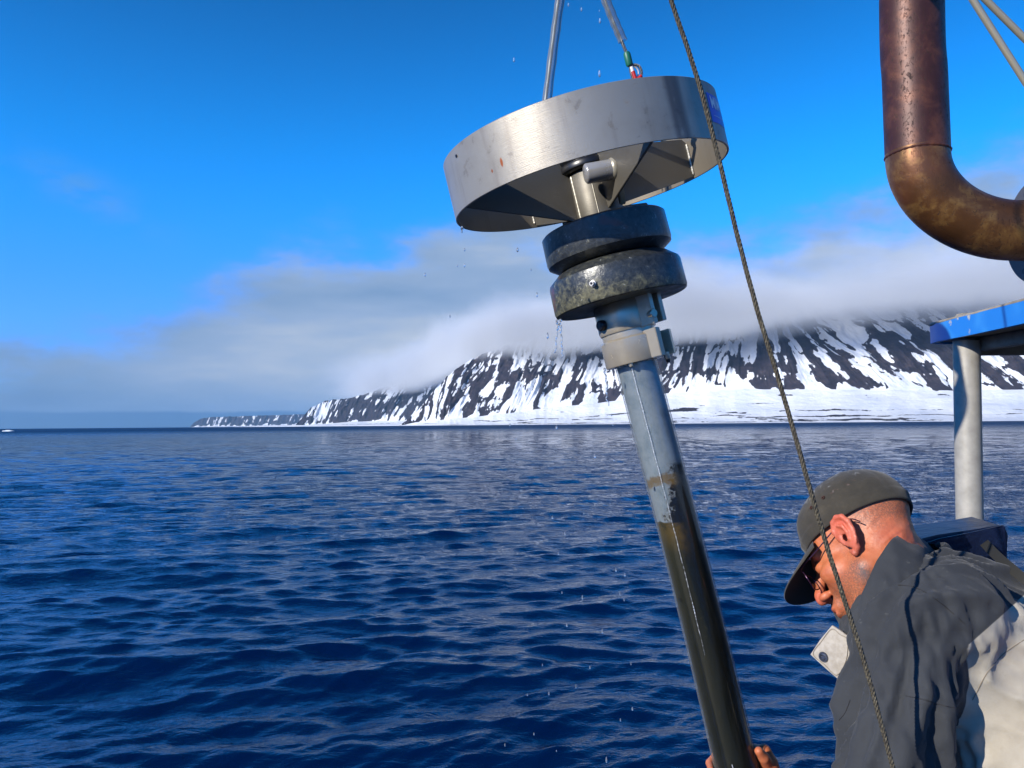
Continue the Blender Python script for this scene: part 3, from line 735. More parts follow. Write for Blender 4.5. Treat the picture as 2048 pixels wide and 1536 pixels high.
# ================================================================== CABLES AND ROPE
def strand_rope(pts, r, pitch, strands=3, n=None, seg=6, k=.55):
    """twisted strands along a path, as one mesh"""
    pts = np.asarray(pts, float); L = np.concatenate([[0], np.cumsum(np.linalg.norm(np.diff(pts, axis=0), axis=1))])
    n = n or int(L[-1] / pitch * 9)
    s_ = np.linspace(0, L[-1], n); P_ = np.stack([np.interp(s_, L, pts[:, i]) for i in range(3)], -1)
    T = np.gradient(P_, axis=0); T /= np.linalg.norm(T, axis=1)[:, None]
    a = unit(np.cross(T[n // 2], (0, 1, 0.1))); A_ = a - (T @ a)[:, None] * T; A_ /= np.linalg.norm(A_, axis=1)[:, None]; B_ = np.cross(T, A_)
    out = []
    for j in range(strands):
        ph = 2 * math.pi * (s_ / (pitch * strands) + j / strands)
        out.append(sweep(P_ + r * k * (np.cos(ph)[:, None] * A_ + np.sin(ph)[:, None] * B_), r * (1 - k) * 1.18, seg))
    return join(*out)
M_wire, t, b = material('galvanised_wire', (.16, .16, .16), .5, .4); bump(t, b, t.noise(objco(t), 400, 2), .3, .0005)
M_hose, t, b = material('clear_hose', (.9, .95, 1), .12, 0)
t.n.remove(b); lw = t.node('ShaderNodeLayerWeight', {'Blend': .35})
gl = t.node('ShaderNodeBsdfGlossy', {'Roughness': .3, 'Color': (.5, .55, .6, 1)}); df = t.node('ShaderNodeBsdfDiffuse', {'Color': (.20, .23, .25, 1)}); tr = t.node('ShaderNodeBsdfTransparent', {'Color': (.92, .95, .97, 1)})
mx = t.node('ShaderNodeMixShader', {0: .88, 1: gl.outputs[0], 2: df.outputs[0]})
mx2 = t.node('ShaderNodeMixShader', {0: t.math('ADD', .30, t.math('MULTIPLY', lw.outputs['Facing'], .6)), 1: tr.outputs[0], 2: mx.outputs[0]})
t.l.new(mx2.outputs[0], [x for x in t.n if x.type == 'OUTPUT_MATERIAL'][0].inputs[0])
M_green = material('green_tape', (.01, .13, .08), .45)[0]
M_red = material('red_band', (.45, .015, .012), .4)[0]
M_whitep = material('white_plastic', (.7, .7, .68), .4)[0]
apex = at(1150, -170, 1.70)
def sling(bottom, name_label, hose_from, hose_to, bend_px, eye=False):
    root = empty('cable_sling', tuple(apex), name_label, 'cable', 'cables holding up the corer')
    pts = smooth_path([apex, bend_px, bottom], 40)
    put('wire', strand_rope(pts, .0034, .0062, 4), M_wire, root)
    L = len(pts); i0, i1 = int(L * hose_from), int(L * hose_to)
    hp = pts[i0:i1]; wob = np.array([.0098 + .0006 * math.sin(i * 1.7) for i in range(len(hp))])
    put('hose', sweep(hp + np.array([.003, 0, 0]), wob, 20, caps=False), M_hose, root)
    return root
s1 = sling(ring_f.w((-.105, -.03, .055))[0], 'left cable in a clear hose running straight down behind the steel ring', .03, .985, at(1117, 0, 1.70))
q = at(1254, 108, 1.705)
s2 = sling(q, 'right cable in a clear hose with green sleeve and eye above the steel ring', .03, .90, at(1209, 0, 1.70))
put('sleeve', sweep([at(1253, 105, 1.705), at(1254, 109, 1.705), at(1259, 129, 1.705), at(1260, 131, 1.705)], np.array([.0062, .0078, .0078, .0066]), 16), M_green, s2)
eye = smooth_path([at(*p, 1.705) for p in ((1260, 130), (1276, 131), (1283, 143), (1281, 156), (1276, 168), (1267, 160), (1262, 145), (1260, 130))], 60)
put('eye_loop', strand_rope(eye, .0030, .0060, 3), M_wire, s2)
put('thimble', sweep(smooth_path([at(*p, 1.705) for p in ((1263, 131), (1273, 136), (1277, 146), (1273, 158))], 20), .0016, 8), M_ss, s2)
put('shackle_bow', sweep(smooth_path([at(*p, 1.704) for p in ((1263, 134), (1266, 146), (1271, 160), (1274, 185))], 20), .0042, 12), M_whitep, s2)
put('shackle_band', sweep(smooth_path([at(*p, 1.700) for p in ((1266, 143), (1269, 152), (1273, 160), (1283, 152))], 16), .0042, 12), M_red, s2)
put('shackle_bar', sweep([at(1273, 172, 1.70), at(1275, 186, 1.70), ring_f.w((.112, .057, .098))[0], ring_f.w((.112, .057, .084))[0]], .0055, 12), M_ss, s2)
put('shackle_pin', sweep([at(1262, 170, 1.70), at(1288, 176, 1.70)], .006, 12), M_ss, s2)
lk = empty('lifting_link', tuple(apex), 'steel lifting link where the two cables meet on the hoist line above the ring', 'link')
th = np.linspace(0, 2 * math.pi, 40)
put('link', sweep([apex + np.array([.018 * math.sin(a), 0, .032 + .034 * math.cos(a)]) for a in th], .006, 10), M_ss, lk)
put('hoist_line', strand_rope(np.linspace(apex + np.array([0, 0, .06]), apex + np.array([0, 0, 1.6]), 20), .004, .008, 4), M_wire, lk)

# thin braided rope running down across everything, nearest to the eye
M_rope, t, b = material('dark_braided_rope', (.075, .062, .042), .8)
c = t.ramp(t.noise(objco(t), 260, 3, .6), [(.35, (.022, .018, .014)), (.6, (.10, .085, .055)), (.75, (.22, .19, .12))]); t.l.new(c, b.inputs['Base Color'])
rp = [(910, -1640), (1120, -840), (1250, -350), (1318, -90), (1342, 0), (1373, 90), (1403, 185), (1438, 320), (1477, 480), (1514, 618), (1553, 745), (1589, 868), (1622, 985), (1656, 1100), (1692, 1210), (1733, 1340), (1786, 1536), (1815, 1640), (1850, 1760), (1960, 2180), (2060, 2600)]
rp = smooth_path([at(u, v, 1.16) for u, v in rp], 380)
rope = put('rope', strand_rope(rp, .0034, .0068, 4, seg=5, k=.58), M_rope)
tag(rope, 'thin dark braided rope running steeply down past the ring and in front of the man', 'rope')
# ================================================================== THE BOAT'S FITTINGS
# exhaust pipe: vertical run, swept elbow, flange at the casing
ex = empty('exhaust_pipe', tuple(at(1834, 312, 2.10)), 'rusty brown exhaust pipe with a golden swept elbow coming from the right', 'pipe')
RX = .0785
top = smooth_path([at(1822, -700, 2.12), at(1823, 0, 2.12), at(1829, 160, 2.11), at(1835, 312, 2.10)], 60)
put('upright_pipe', sweep(top, RX, 64), M_rust, ex)
e0 = at(1835, 312, 2.10); e1 = at(2052, 463, 2.10)
rt = _R; dn = -np.array([0, 0, 1.0])
elb = [e0]
rad_c = abs((e1 - e0) @ rt); drop = abs(e1[2] - e0[2])
for a in np.linspace(0, math.pi / 2, 30)[1:]:
    k = np.array([rad_c * (1 - math.cos(a)) * .90, 0, -drop * math.sin(a)]); elb.append(e0 + k)
elb = np.array(elb)
put('elbow', sweep(np.vstack([e0 + np.array([-.0005, 0, .012]), elb, elb[-1] + np.array([.03, 0, 0])]), np.concatenate([[RX * 1.0], np.full(len(elb), RX * .995), [RX * .995]]), 64), M_heat, ex)
def weld_ring(c, axis, r, rr, mat, name='weld_seam'):
    fr = Frame(c, axis); th = np.linspace(0, 2 * math.pi, 90)
    P_ = fr.w(np.stack([r * np.cos(th), r * np.sin(th), .0012 * np.sin(th * 3 + 1)], -1))
    return put(name, sweep(P_, rr * (1 + .25 * np.sin(th * 31)), 8, caps=False), mat, ex)
weld_ring(e0 + np.array([0, 0, .004]), (-.03, 0, 1), RX - .001, .0032, M_rust)
cf = Frame(elb[-1] + np.array([.020, 0, 0]), (1, 0, 0), (0, 0, 1))
weld_ring(cf.o, (1, 0, 0), RX + .0005, .0045, M_rust)
M_greyp = material('weathered_grey_paint', (.07, .07, .085), .5)[0]
put('flange', lathe([(.075, .032), (.135, .032), (.138, .036), (.138, .050), (.075, .050)], 64, closed=True), M_greyp, ex, Frame(elb[-1] + np.array([.010, .0, 0]), (1, -.05, 0), (0, 0, 1)))
put('stub_pipe', sweep([elb[-1] + np.array([.03, 0, 0]), elb[-1] + np.array([.35, 0, 0])], RX, 48), M_rust, ex)
for k in range(8):
    a = k * math.pi / 4 + .3; c = elb[-1] + np.array([.010, 0, 0])
    q0 = c + np.array([.034, .110 * math.sin(a), .110 * math.cos(a)])
    put('bolt', sweep([q0, q0 + np.array([.03, 0, 0])], .009, 6), M_darkbolt, ex)
# steel stays, upper right
M_tube, t, b = material('satin_steel_tube', (.40, .36, .27), .35, .45)
def stay(name_label, pts, r):
    rt_ = empty('steel_stay', tuple(pts[0]), name_label, 'stay', 'steel stays running down to the right')
    put('rod', sweep(smooth_path(pts, 30), r, 20), M_tube, rt_)
    put('end_ferrule', sweep([pts[0] - unit(pts[1] - pts[0]) * .05, pts[0], pts[0] + unit(pts[1] - pts[0]) * .05], r * 1.5, 20), M_tube, rt_)
stay('lower steel stay of the two at the upper right corner', [at(1748, -310, 1.75), at(1946, 0, 1.75), at(2056, 172, 1.75), at(2246, 469, 1.75)], .0074)
stay('upper steel stay of the two at the upper right corner', [at(1650, -322, 1.78), at(1972, 0, 1.78), at(2060, 88, 1.78), at(2400, 428, 1.78)], .0074)

# blue-edged shelter roof on its round post
rf = empty('shelter_roof', (1.2, 2.15, CAM[2] - 1.45), 'bright blue edged roof plate on a pale metal post, beside the sea at the right', 'roof')
M_bluep, t, b = material('chipped_blue_paint', (.012, .16, .62), .38)
n = t.noise(objco(t), 16, 6, .7); geo = t.node('ShaderNodeNewGeometry')
c = t.mix(t.sstep(n, .60, .66), t.mix(t.sstep(t.noise(objco(t), 5, 3), .4, .6), (.012, .18, .62), (.04, .27, .68)), (.42, .42, .38)); t.l.new(c, b.inputs['Base Color']); bump(t, b, n, .2, .002)
M_cream, t, b = material('stained_cream_paint', (.40, .37, .30), .6)
c = t.ramp(t.noise(objco(t), 12, 6, .7), [(.3, (.18, .155, .12)), (.6, (.33, .30, .245))]); t.l.new(c, b.inputs['Base Color'])
# outline of the roof in plan, rounded at its far left corner
zt, zb = CAM[2] + .262, CAM[2] + .212
poly = [(1.085, .9), (1.105, 1.45), (1.122, 1.75), (1.134, 1.95), (1.135, 2.06), (1.136, 2.13), (1.148, 2.185), (1.185, 2.21), (1.30, 2.22), (2.6, 2.22), (2.6, .9)]
inner = [(x + (.012 if x < 1.9 else -.02), y - (.012 if y > 1.5 else -.02)) for x, y in poly]
nP = len(poly)
V = [(x, y, z) for z in (zb, zt) for x, y in poly] + [(x, y, z) for z in (zb, zt) for x, y in inner]
F_ = []
for i in range(nP):
    j = (i + 1) % nP
    F_ += [(i, j, nP + j, nP + i), (2 * nP + j, 2 * nP + i, 3 * nP + i, 3 * nP + j), (nP + i, nP + j, 3 * nP + j, 3 * nP + i), (j, i, 2 * nP + i, 2 * nP + j)]
put('blue_rim', (np.array(V), F_), M_bluep, rf, ang=12)
Vp, Fp = slab(inner, zb + .006, zt - .008); put('roof_panel', (Vp, Fp), M_cream, rf, smooth=False)
# lighter moulding along the top edge
put('top_bead', sweep(smooth_path([(x + .004, y, zt + .001) for x, y in poly[:8]], 50), .0045, 10), M_cream, rf)
put('frame_beam', boxm((1.66, 2.14, zb - .016), (.86, .035, .042)), M_cream, rf, bevel=.003)
put('frame_beam', boxm((1.235, 1.55, zb - .012), (.035, 1.1, .034)), M_cream, rf, bevel=.003)
put('top_block', boxm((1.245, 2.165, zt + .014), (.060, .04, .03)), M_cream, rf, bevel=.004)
pb = at(1940, 1080, 2.10); pt = at(1933, 684, 2.10)
d_ = (pt - pb) / (pt[2] - pb[2])
M_post, t, b = material('pale_galvanised_post', (.50, .49, .45), .45, .15)
n = t.noise(objco(t), 30, 5, .6); t.l.new(t.ramp(n, [(.3, (.30, .285, .25)), (.7, (.42, .40, .355))]), b.inputs['Base Color']); bump(t, b, n, .12, .002)
base = pb + d_ * (1.40 - pb[2]); topp = pb + d_ * (zb - .002 - pb[2])
put('post', sweep([base, base + (topp - base) * .5, topp], .0325, 48), M_post, rf)
put('post_foot', sweep([base - np.array([0, 0, .0]), base + d_ * .02], .075, 32), M_post, rf)

# the work deck they stand on, below the picture
M_deck, t, b = material('grey_deck_paint', (.10, .11, .11), .7)
t.l.new(t.ramp(t.noise(objco(t), 6, 6, .65), [(.3, (.06, .065, .065)), (.7, (.14, .145, .14))]), b.inputs['Base Color'])
bt = empty('boat_hull', (.9, .2, .4), 'boat hull and low work deck under the man, at the bottom right', 'boat')
deck_poly = [(-2.6, -3.2), (-2.6, .62), (.55, .78), (.98, 1.15), (1.12, 2.2), (1.25, 2.75), (3.6, 2.75), (3.6, -3.2)]
Vp, Fp = slab(deck_poly, 1.30, 1.40); put('deck', (Vp, Fp), M_deck, bt, smooth=False)
Vp, Fp = slab([(x * .99 + .01, y * .98) for x, y in deck_poly], -.6, 1.298); put('hull', (Vp, Fp), M_bluep, bt, smooth=False)
# ================================================================== IMPLICIT BODY SURFACES
def smin(a, b, k):
    h = np.clip(.5 + .5 * (b - a) / k, 0, 1); return b * (1 - h) + a * h - k * h * (1 - h)
def smax(a, b, k): return -smin(-a, -b, k)
def ell(P_, c, r):
    q = P_ - np.asarray(c, np.float32); r = np.asarray(r, np.float32)
    k0 = np.sqrt((q / r) ** 2 @ np.ones(3, np.float32)); k1 = np.sqrt((q / (r * r)) ** 2 @ np.ones(3, np.float32)) + 1e-9
    return k0 * (k0 - 1) / k1
def cap(P_, a, b, ra, rb=None):
    rb = ra if rb is None else rb; a = np.asarray(a, np.float32); b = np.asarray(b, np.float32); ab = b - a
    h = np.clip((P_ - a) @ ab / max(ab @ ab, 1e-12), 0, 1)
    d_ = P_ - a - h[:, None] * ab
    return np.sqrt((d_ * d_) @ np.ones(3, np.float32)) - (ra + (rb - ra) * h)
def chain(P_, pts, rad, k=.004):
    r = None
    for i in range(len(pts) - 1):
        c = cap(P_, pts[i], pts[i + 1], rad[i], rad[i + 1]); r = c if r is None else smin(r, c, k)
    return r
def surface(fn, lo, hi, h):
    """surface nets over a box; fn takes an (n, 3) array"""
    lo = np.asarray(lo, float); hi = np.asarray(hi, float); n = np.ceil((hi - lo) / h).astype(int) + 1
    ax = [lo[i] + h * np.arange(n[i]) for i in range(3)]
    D = np.empty(n, np.float32)
    for i in range(n[0]):
        Y, Z = np.meshgrid(ax[1], ax[2], indexing='ij')
        D[i] = fn(np.stack([np.full(Y.size, ax[0][i]), Y.ravel(), Z.ravel()], -1).astype(np.float32)).reshape(n[1], n[2])
    S = D < 0
    c8 = [(i, j, k) for i in (0, 1) for j in (0, 1) for k in (0, 1)]
    sl = lambda A, i, j, k: A[i:n[0] - 1 + i, j:n[1] - 1 + j, k:n[2] - 1 + k]
    cnt = sum(sl(S, *c).astype(np.int8) for c in c8); act = (cnt > 0) & (cnt < 8)
    idx = -np.ones(act.shape, np.int64); I = np.argwhere(act); idx[act] = np.arange(len(I))
    acc = np.zeros((len(I), 3)); w_ = np.zeros(len(I))
    dv = {c: D[I[:, 0] + c[0], I[:, 1] + c[1], I[:, 2] + c[2]].astype(float) for c in c8}
    for a in c8:
        for ax_ in range(3):
            if a[ax_] == 0:
                b = list(a); b[ax_] = 1; b = tuple(b); da, db = dv[a], dv[b]; m = (da < 0) != (db < 0)
                t = np.where(m, da / np.where(m, da - db, 1), 0)
                p = np.array(a, float)[None] + t[:, None] * (np.array(b) - np.array(a))[None]
                acc += np.where(m[:, None], p, 0); w_ += m
    V = lo + h * (I + acc / w_[:, None]); Fq = []
    for ax_ in range(3):
        o1, o2 = [(1, 2), (2, 0), (0, 1)][ax_]
        s0 = [slice(0, n[i]) for i in range(3)]; s1 = list(s0); s0[ax_] = slice(0, n[ax_] - 1); s1[ax_] = slice(1, n[ax_])
        cr = S[tuple(s0)] != S[tuple(s1)]; J = np.argwhere(cr)
        J = J[(J[:, o1] > 0) & (J[:, o2] > 0) & (J[:, o1] < n[o1] - 1) & (J[:, o2] < n[o2] - 1)]
        e1 = np.eye(3, dtype=int)[o1]; e2 = np.eye(3, dtype=int)[o2]
        q = [J - e1 - e2, J - e2, J, J - e1]; q = np.stack([idx[tuple(x.T)] for x in q], -1)
        flip = ~S[tuple(J.T)]; q[flip] = q[flip][:, ::-1]; Fq.append(q)
    Fq = np.concatenate(Fq); return V, Fq[(Fq >= 0).all(1)]
def relax(V, Fq, it=2, k=.5):
    for _ in range(it):
        s_ = np.zeros_like(V); c = np.zeros(len(V))
        for i in range(4):
            for j in ((i + 1) % 4, (i - 1) % 4): np.add.at(s_, Fq[:, i], V[Fq[:, j]]); np.add.at(c, Fq[:, i], 1)
        V = V + k * (s_ / np.maximum(c, 1)[:, None] - V)
    return V
def vnormals(V, Fq):
    n = np.cross(V[Fq[:, 2]] - V[Fq[:, 0]], V[Fq[:, 3]] - V[Fq[:, 1]]); N = np.zeros_like(V)
    for i in range(4): np.add.at(N, Fq[:, i], n)
    return N / np.maximum(np.linalg.norm(N, axis=1), 1e-12)[:, None]

# ================================================================== THE MAN
def head_rot(y, pi_, ro):
    M = np.array([[-1, 0, 0], [0, -1, 0], [0, 0, 1.0]]); cp, sp = math.cos(pi_), math.sin(pi_); cy_, sy = math.cos(y), math.sin(y); cr, sr = math.cos(ro), math.sin(ro)
    return M @ np.array([[cy_, -sy, 0], [sy, cy_, 0], [0, 0, 1]]) @ np.array([[cp, 0, sp], [0, 1, 0], [-sp, 0, cp]]) @ np.array([[1, 0, 0], [0, cr, -sr], [0, sr, cr]])
HM = head_rot(-.53, .72, .50); HT = at(1731, 1099, 1.47)
h2w = lambda p: np.atleast_2d(p) @ HM.T + HT
w2h = lambda p: (np.atleast_2d(p) - HT) @ HM
neck_base = w2h(at(1852, 1198, 1.51))[0]

HIP = at(2240, 1480, 1.27); CHEST = at(1880, 1240, 1.50)
man = empty('person', (float(HIP[0]), float(HIP[1]), 1.40), 'man in dark cap, glasses and grey and cream jacket bending over the muddy tube', 'person')

ear_helix = [(.012, .074, .004), (.010, .079, .022), (.000, .085, .033), (-.012, .091, .034), (-.022, .096, .026), (-.026, .097, .012), (-.023, .093, -.003), (-.016, .087, -.016), (-.008, .081, -.028), (.002, .077, -.032), (.006, .073, -.024)]
def head_sdf(P_, full=True):
    d_ = ell(P_, (-.020, 0, .056), (.098, .0765, .084))
    d_ = smin(d_, ell(P_, (.036, 0, .040), (.050, .061, .054)), .02)
    d_ = smin(d_, ell(P_, (.046, 0, -.030), (.050, .054, .066)), .025)
    d_ = smin(d_, ell(P_, (.012, 0, -.045), (.058, .062, .040)), .03)
    A = np.abs(P_[:, 1:2]); Q = np.concatenate([P_[:, :1], A, P_[:, 2:3]], 1)          # mirrored
    d_ = smin(d_, cap(Q, (.006, .054, -.052), (.074, .012, -.100), .017, .015), .022)  # jaw
    d_ = smin(d_, ell(P_, (.080, 0, -.098), (.017, .020, .015)), .015)                # chin
    d_ = smin(d_, ell(Q, (.060, .047, -.018), (.026, .016, .015)), .018)              # cheekbone
    d_ = smin(d_, cap(Q, (.088, .010, .026), (.072, .044, .028), .0105, .008), .012)  # brow
    d_ = smax(d_, -ell(Q, (.098, .031, .006), (.020, .018, .0115)), .010)             # eye socket
    d_ = smin(d_, ell(Q, (.076, .031, .006), (.0145, .0150, .0115)), .004)            # lids
    d_ = smax(d_, -ell(Q, (.094, .031, .0035), (.006, .0145, .0010)), .002)
    d_ = smin(d_, chain(P_, [(.090, 0, .020), (.104, 0, .004), (.119, 0, -.018), (.121, 0, -.026)], [.0075, .0080, .0095, .0105], .006), .009)   # nose
    d_ = smin(d_, ell(Q, (.108, .0125, -.030), (.012, .0075, .0075)), .006)
    d_ = smax(d_, -ell(Q, (.113, .0065, -.0385), (.006, .0035, .004)), .003)
    d_ = smin(d_, ell(P_, (.092, 0, -.062), (.019, .028, .020)), .012)
    d_ = smin(d_, ell(P_, (.106, 0, -.0605), (.0085, .0235, .0055)), .005)
    d_ = smin(d_, ell(P_, (.104, 0, -.0715), (.0085, .020, .0065)), .005)
    d_ = smax(d_, -ell(P_, (.114, 0, -.0662), (.010, .024, .0014)), .002)
    nb = neck_base
    d_ = smin(d_, cap(P_, (-.028, 0, -.018), tuple(nb), .056, .064), .028)
    d_ = smin(d_, cap(P_, (.010, .0, -.060), tuple(nb * .8 + np.array([.03, 0, -.02])), .046, .052), .03)
    if full:
        R3 = Q
        pl = ell(R3, (-.008, .083, .004), (.017, .0045, .029))
        # tilt of the ear: its plate stands off the head towards the back
        sh = R3.copy(); sh[:, 1] += (R3[:, 0]) * .42
        e = ell(sh, (-.008, .0842, .003), (.0185, .0034, .031))
        e = smax(e, -ell(sh, (-.002, .0905, -.002), (.0105, .0080, .0140)), .004)
        e = smax(e, -chain(sh, [(.002, .0905, .022), (-.010, .0905, .026), (-.0195, .0905, .016), (-.0195, .0905, .000)], [.0028] * 4, .002), .003)
        e = smin(e, chain(R3, ear_helix, [.0034, .0044, .0046, .0046, .0046, .0046, .0042, .0040, .0052, .0058, .0045], .003), .0035)
        e = smin(e, chain(sh, [(-.004, .0895, .020), (-.0115, .0895, .012), (-.012, .0890, -.002), (-.006, .0875, -.013)], [.0026, .0032, .0032, .0026], .003), .003)
        e = smin(e, cap(R3, (.0085, .0765, -.001), (.0070, .0775, -.008), .0042, .0038), .004)
        d_ = smin(d_, e, .004)
    return d_
Vh, Fh = surface(lambda P_: smax(head_sdf(P_), (np.float32(-1) * (P_ @ unit(-neck_base).astype(np.float32)) - np.float32(np.linalg.norm(neck_base) * .93)), .004), (-.22, -.17, -.25), (.14, .17, .155), .0021)
Vh = relax(Vh, Fh, 1, .4)
Hloc = Vh.copy(); Nh = vnormals(Vh, Fh)
# pores and faint creases of the skin
nz = (fbm(Vh[:, 0] * 260 + Vh[:, 1] * 90, Vh[:, 2] * 260 + Vh[:, 1] * 170, 3, 60) - .5); Vh = Vh + Nh * (nz * .0006)[:, None]
crease = ss(Hloc[:, 0], -.02, -.06) * ss(Hloc[:, 2], .03, -.02) * (ridged(Hloc[:, 1] * 18, Hloc[:, 2] * 55 + Hloc[:, 0] * 20, 2, 61) - .5)
Vh = Vh + Nh * (crease * .004)[:, None]
Wh = h2w(Vh)

# the hand that grips the tube, and the other lower down; arms and legs inside the clothes
tube_c = lambda z: core_f.w((float(bow(z)), 0, z))[0]
def hand_parts(z, side):
    """a hand round the tube: palm on the right and behind it, fingers round the back, tips showing at the left, thumb up the right front"""
    g = []
    def pt(a, r, dz): return core_f.w((float(bow(z)) + r * math.cos(a), r * math.sin(a), z + dz))[0]
    for i, (ln_, rr_) in enumerate(((1.0, .0082), (1.06, .0086), (1.0, .0082), (.86, .0074))):
        dz = .030 - .0205 * i
        a0 = .25; a1 = a0 + 3.05 * ln_
        pts = [pt(a, .0442 + rr_ + (.004 if k == 0 else 0), dz + .004 * math.sin(k)) for k, a in enumerate(np.linspace(a0, a1, 6))]
        g.append((pts, [rr_ * 1.15, rr_ * 1.1, rr_ * 1.05, rr_, rr_ * .96, rr_ * .84]))
    g.append(([pt(.30, .062, -.028), pt(-.05, .063, .006), pt(-.42, .060, .034), pt(-.60, .0565, .052)], [.016, .0125, .0108, .0088]))
    palm = [(pt(.15, .066, .030), pt(.15, .068, -.034), .015), (pt(.50, .060, .028), pt(.50, .061, -.034), .013), (pt(-.02, .070, .010), pt(.02, .072, -.036), .015)]
    return g, palm
def hand_sdf(P_, z, side, wrist):
    g, palm = hand_parts(z, side); d_ = None
    for pts, rad in g:
        c = chain(P_, pts, rad, .004); d_ = c if d_ is None else np.minimum(d_, c)
    pm = None
    for a, b, r in palm: c = cap(P_, a, b, r); pm = c if pm is None else smin(pm, c, .012)
    pm = smin(pm, cap(P_, palm[0][1], wrist, .024, .027), .02)
    return smin(d_, pm, .006)
w1_ = at(1600, 1625, 1.56); w2_ = at(1610, 1720, 1.66)
zL, zR = -1.243, -1.40
parts_V, parts_F, parts_k = [Wh], [Fh], [np.zeros(len(Wh))]
for z_, w_, in ((zL, w1_), (zR, w2_)):
    c = tube_c(z_); lo = np.minimum(c - .10, w_ - .035); hi = np.maximum(c + .10, w_ + .035)
    Vx, Fx = surface(lambda P_, z_=z_, w_=w_: hand_sdf(P_, z_, 1, w_), lo, hi, .0028)
    parts_V.append(relax(Vx, Fx, 1, .4)); parts_F.append(Fx); parts_k.append(np.ones(len(Vx)))
SL, EL_, = at(1836, 1275, 1.345), at(1748, 1690, 1.27)
SR, ER_ = at(1806, 1262, 1.70), at(1728, 1650, 1.73)
FT = [np.array([HIP[0] - .02, HIP[1] - .14, 1.40]), np.array([HIP[0] + .08, HIP[1] + .16, 1.40])]
LAT = unit([-.42, -.90, .0]); SP = unit(HIP - CHEST); SAG = unit(np.cross(LAT, SP))
def core_sdf(P_):
    d_ = cap(P_, CHEST, HIP, .10, .11)
    for s_, e_, w_ in ((SL, EL_, w1_), (SR, ER_, w2_)): d_ = smin(d_, smin(cap(P_, s_, e_, .045, .038), cap(P_, e_, w_, .036, .027), .02), .03)
    d_ = smin(d_, cap(P_, at(1868, 1190, 1.52), CHEST, .06, .09), .04)
    for k, f in enumerate(FT):
        kn = (HIP + f) / 2 + np.array([-.07, 0, .0]); hp = HIP - LAT * (.09 if k else -.09)
        d_ = smin(d_, smin(cap(P_, hp, kn, .075, .052), cap(P_, kn, f + np.array([.02, 0, .10]), .05, .036), .03), .03)
    return d_
lo = np.array([.62, .85, 1.38]); hi = np.array([1.5, 2.05, 2.75]); Vb, Fb = surface(core_sdf, lo, hi, .016)
parts_V.append(Vb); parts_F.append(Fb); parts_k.append(np.full(len(Vb), 2))
off = 0; FF = []
for V_, F__ in zip(parts_V, parts_F): FF.append(F__ + off); off += len(V_)
M_skin, t, b = material('weathered_skin', (.5, .22, .13), .48)
A_ = lambda n: t.node('ShaderNodeAttribute', attribute_name=n).outputs['Fac']
co = objco(t); n = t.noise(co, 30, 5, .6); nf = t.noise(co, 420, 3, .7)
c = t.ramp(n, [(.3, (.38, .095, .036)), (.55, (.50, .15, .062)), (.75, (.54, .20, .10))])
c = t.mix(A_('red'), c, (.60, .12, .085))
c = t.mix(t.math('MULTIPLY', A_('stubble'), t.sstep(nf, .38, .56)), c, (.17, .075, .045))
c = t.mix(t.math('MULTIPLY', A_('mark'), t.sstep(t.noise(co, 130, 4, .6), .30, .5)), c, (.075, .075, .078))
c = t.mix(A_('lipc'), c, (.50, .12, .09)); t.l.new(c, b.inputs['Base Color'])
b.inputs['Subsurface Weight'].default_value = .12; b.inputs['Subsurface Radius'].default_value = (1, .35, .2); b.inputs['Subsurface Scale'].default_value = .006
bump(t, b, t.math('ADD', nf, t.math('MULTIPLY', t.noise(co, 140, 4, .6), 1.5)), .4, .001)
body = mesh_obj('body', np.concatenate(parts_V), np.concatenate(FF), M_skin, man)
def full(vals): return np.concatenate([vals, np.zeros(len(body.data.vertices) - len(vals))])
x_, y_, z_ = Hloc.T
earm = ss(np.abs(y_), .074, .080) * ss(x_, -.04, -.025) * ss(-x_, -.03, -.012)
nose = np.exp(-((x_ - .122) ** 2 + y_ ** 2 + (z_ + .025) ** 2) / .016 ** 2)
attr(body, 'red', full(np.clip(earm * .55 + nose * .7 + .25 * ss(x_, -.02, -.07) * ss(z_, .02, -.03), 0, .8)))
scalp = ss(z_ + .02 * fbm(x_ * 60, z_ * 60, 2, 3), -.012, .020) * ss(-x_, .012, .040) * (1 - earm)
side_b = ss(z_, .02, -.01) * ss(-np.abs(x_ - .012), -.020, -.010) * ss(-z_, -.02, 0)
beard = ss(-z_, .030, .048) * ss(x_, -.010, .020) * ss(-z_, -.2, .05) * (1 - np.exp(-((x_ - .106) ** 2 + (z_ + .066) ** 2) / .012 ** 2))
attr(body, 'stubble', full(np.clip(scalp * (.72 + .28 * ss(-x_, .06, .10)) + beard * .75 + side_b * .35, 0, .9)))
mk = np.zeros(len(Hloc)); 
mp = np.array([.012, .060, -.066]); attr(body, 'mark', full(np.exp(-(((Hloc - mp) / np.array([.012, .03, .016])) ** 2).sum(1)) * .8))
attr(body, 'lipc', full(np.exp(-(((x_ - .112) / .010) ** 2 + (y_ / .022) ** 2 + ((z_ + .066) / .009) ** 2)) * .8))
# eyes
M_eye = material('eye_white', (.6, .55, .5), .15)[0]
for s_ in (-1, 1):
    Ve, Fe = lathe([(0.0105 * math.sin(a), .0105 * math.cos(a)) for a in np.linspace(.02, math.pi - .02, 12)], 20)
    put('eye', (h2w(Ve + np.array([.0765, .031 * s_, .004])), Fe), M_eye, man)

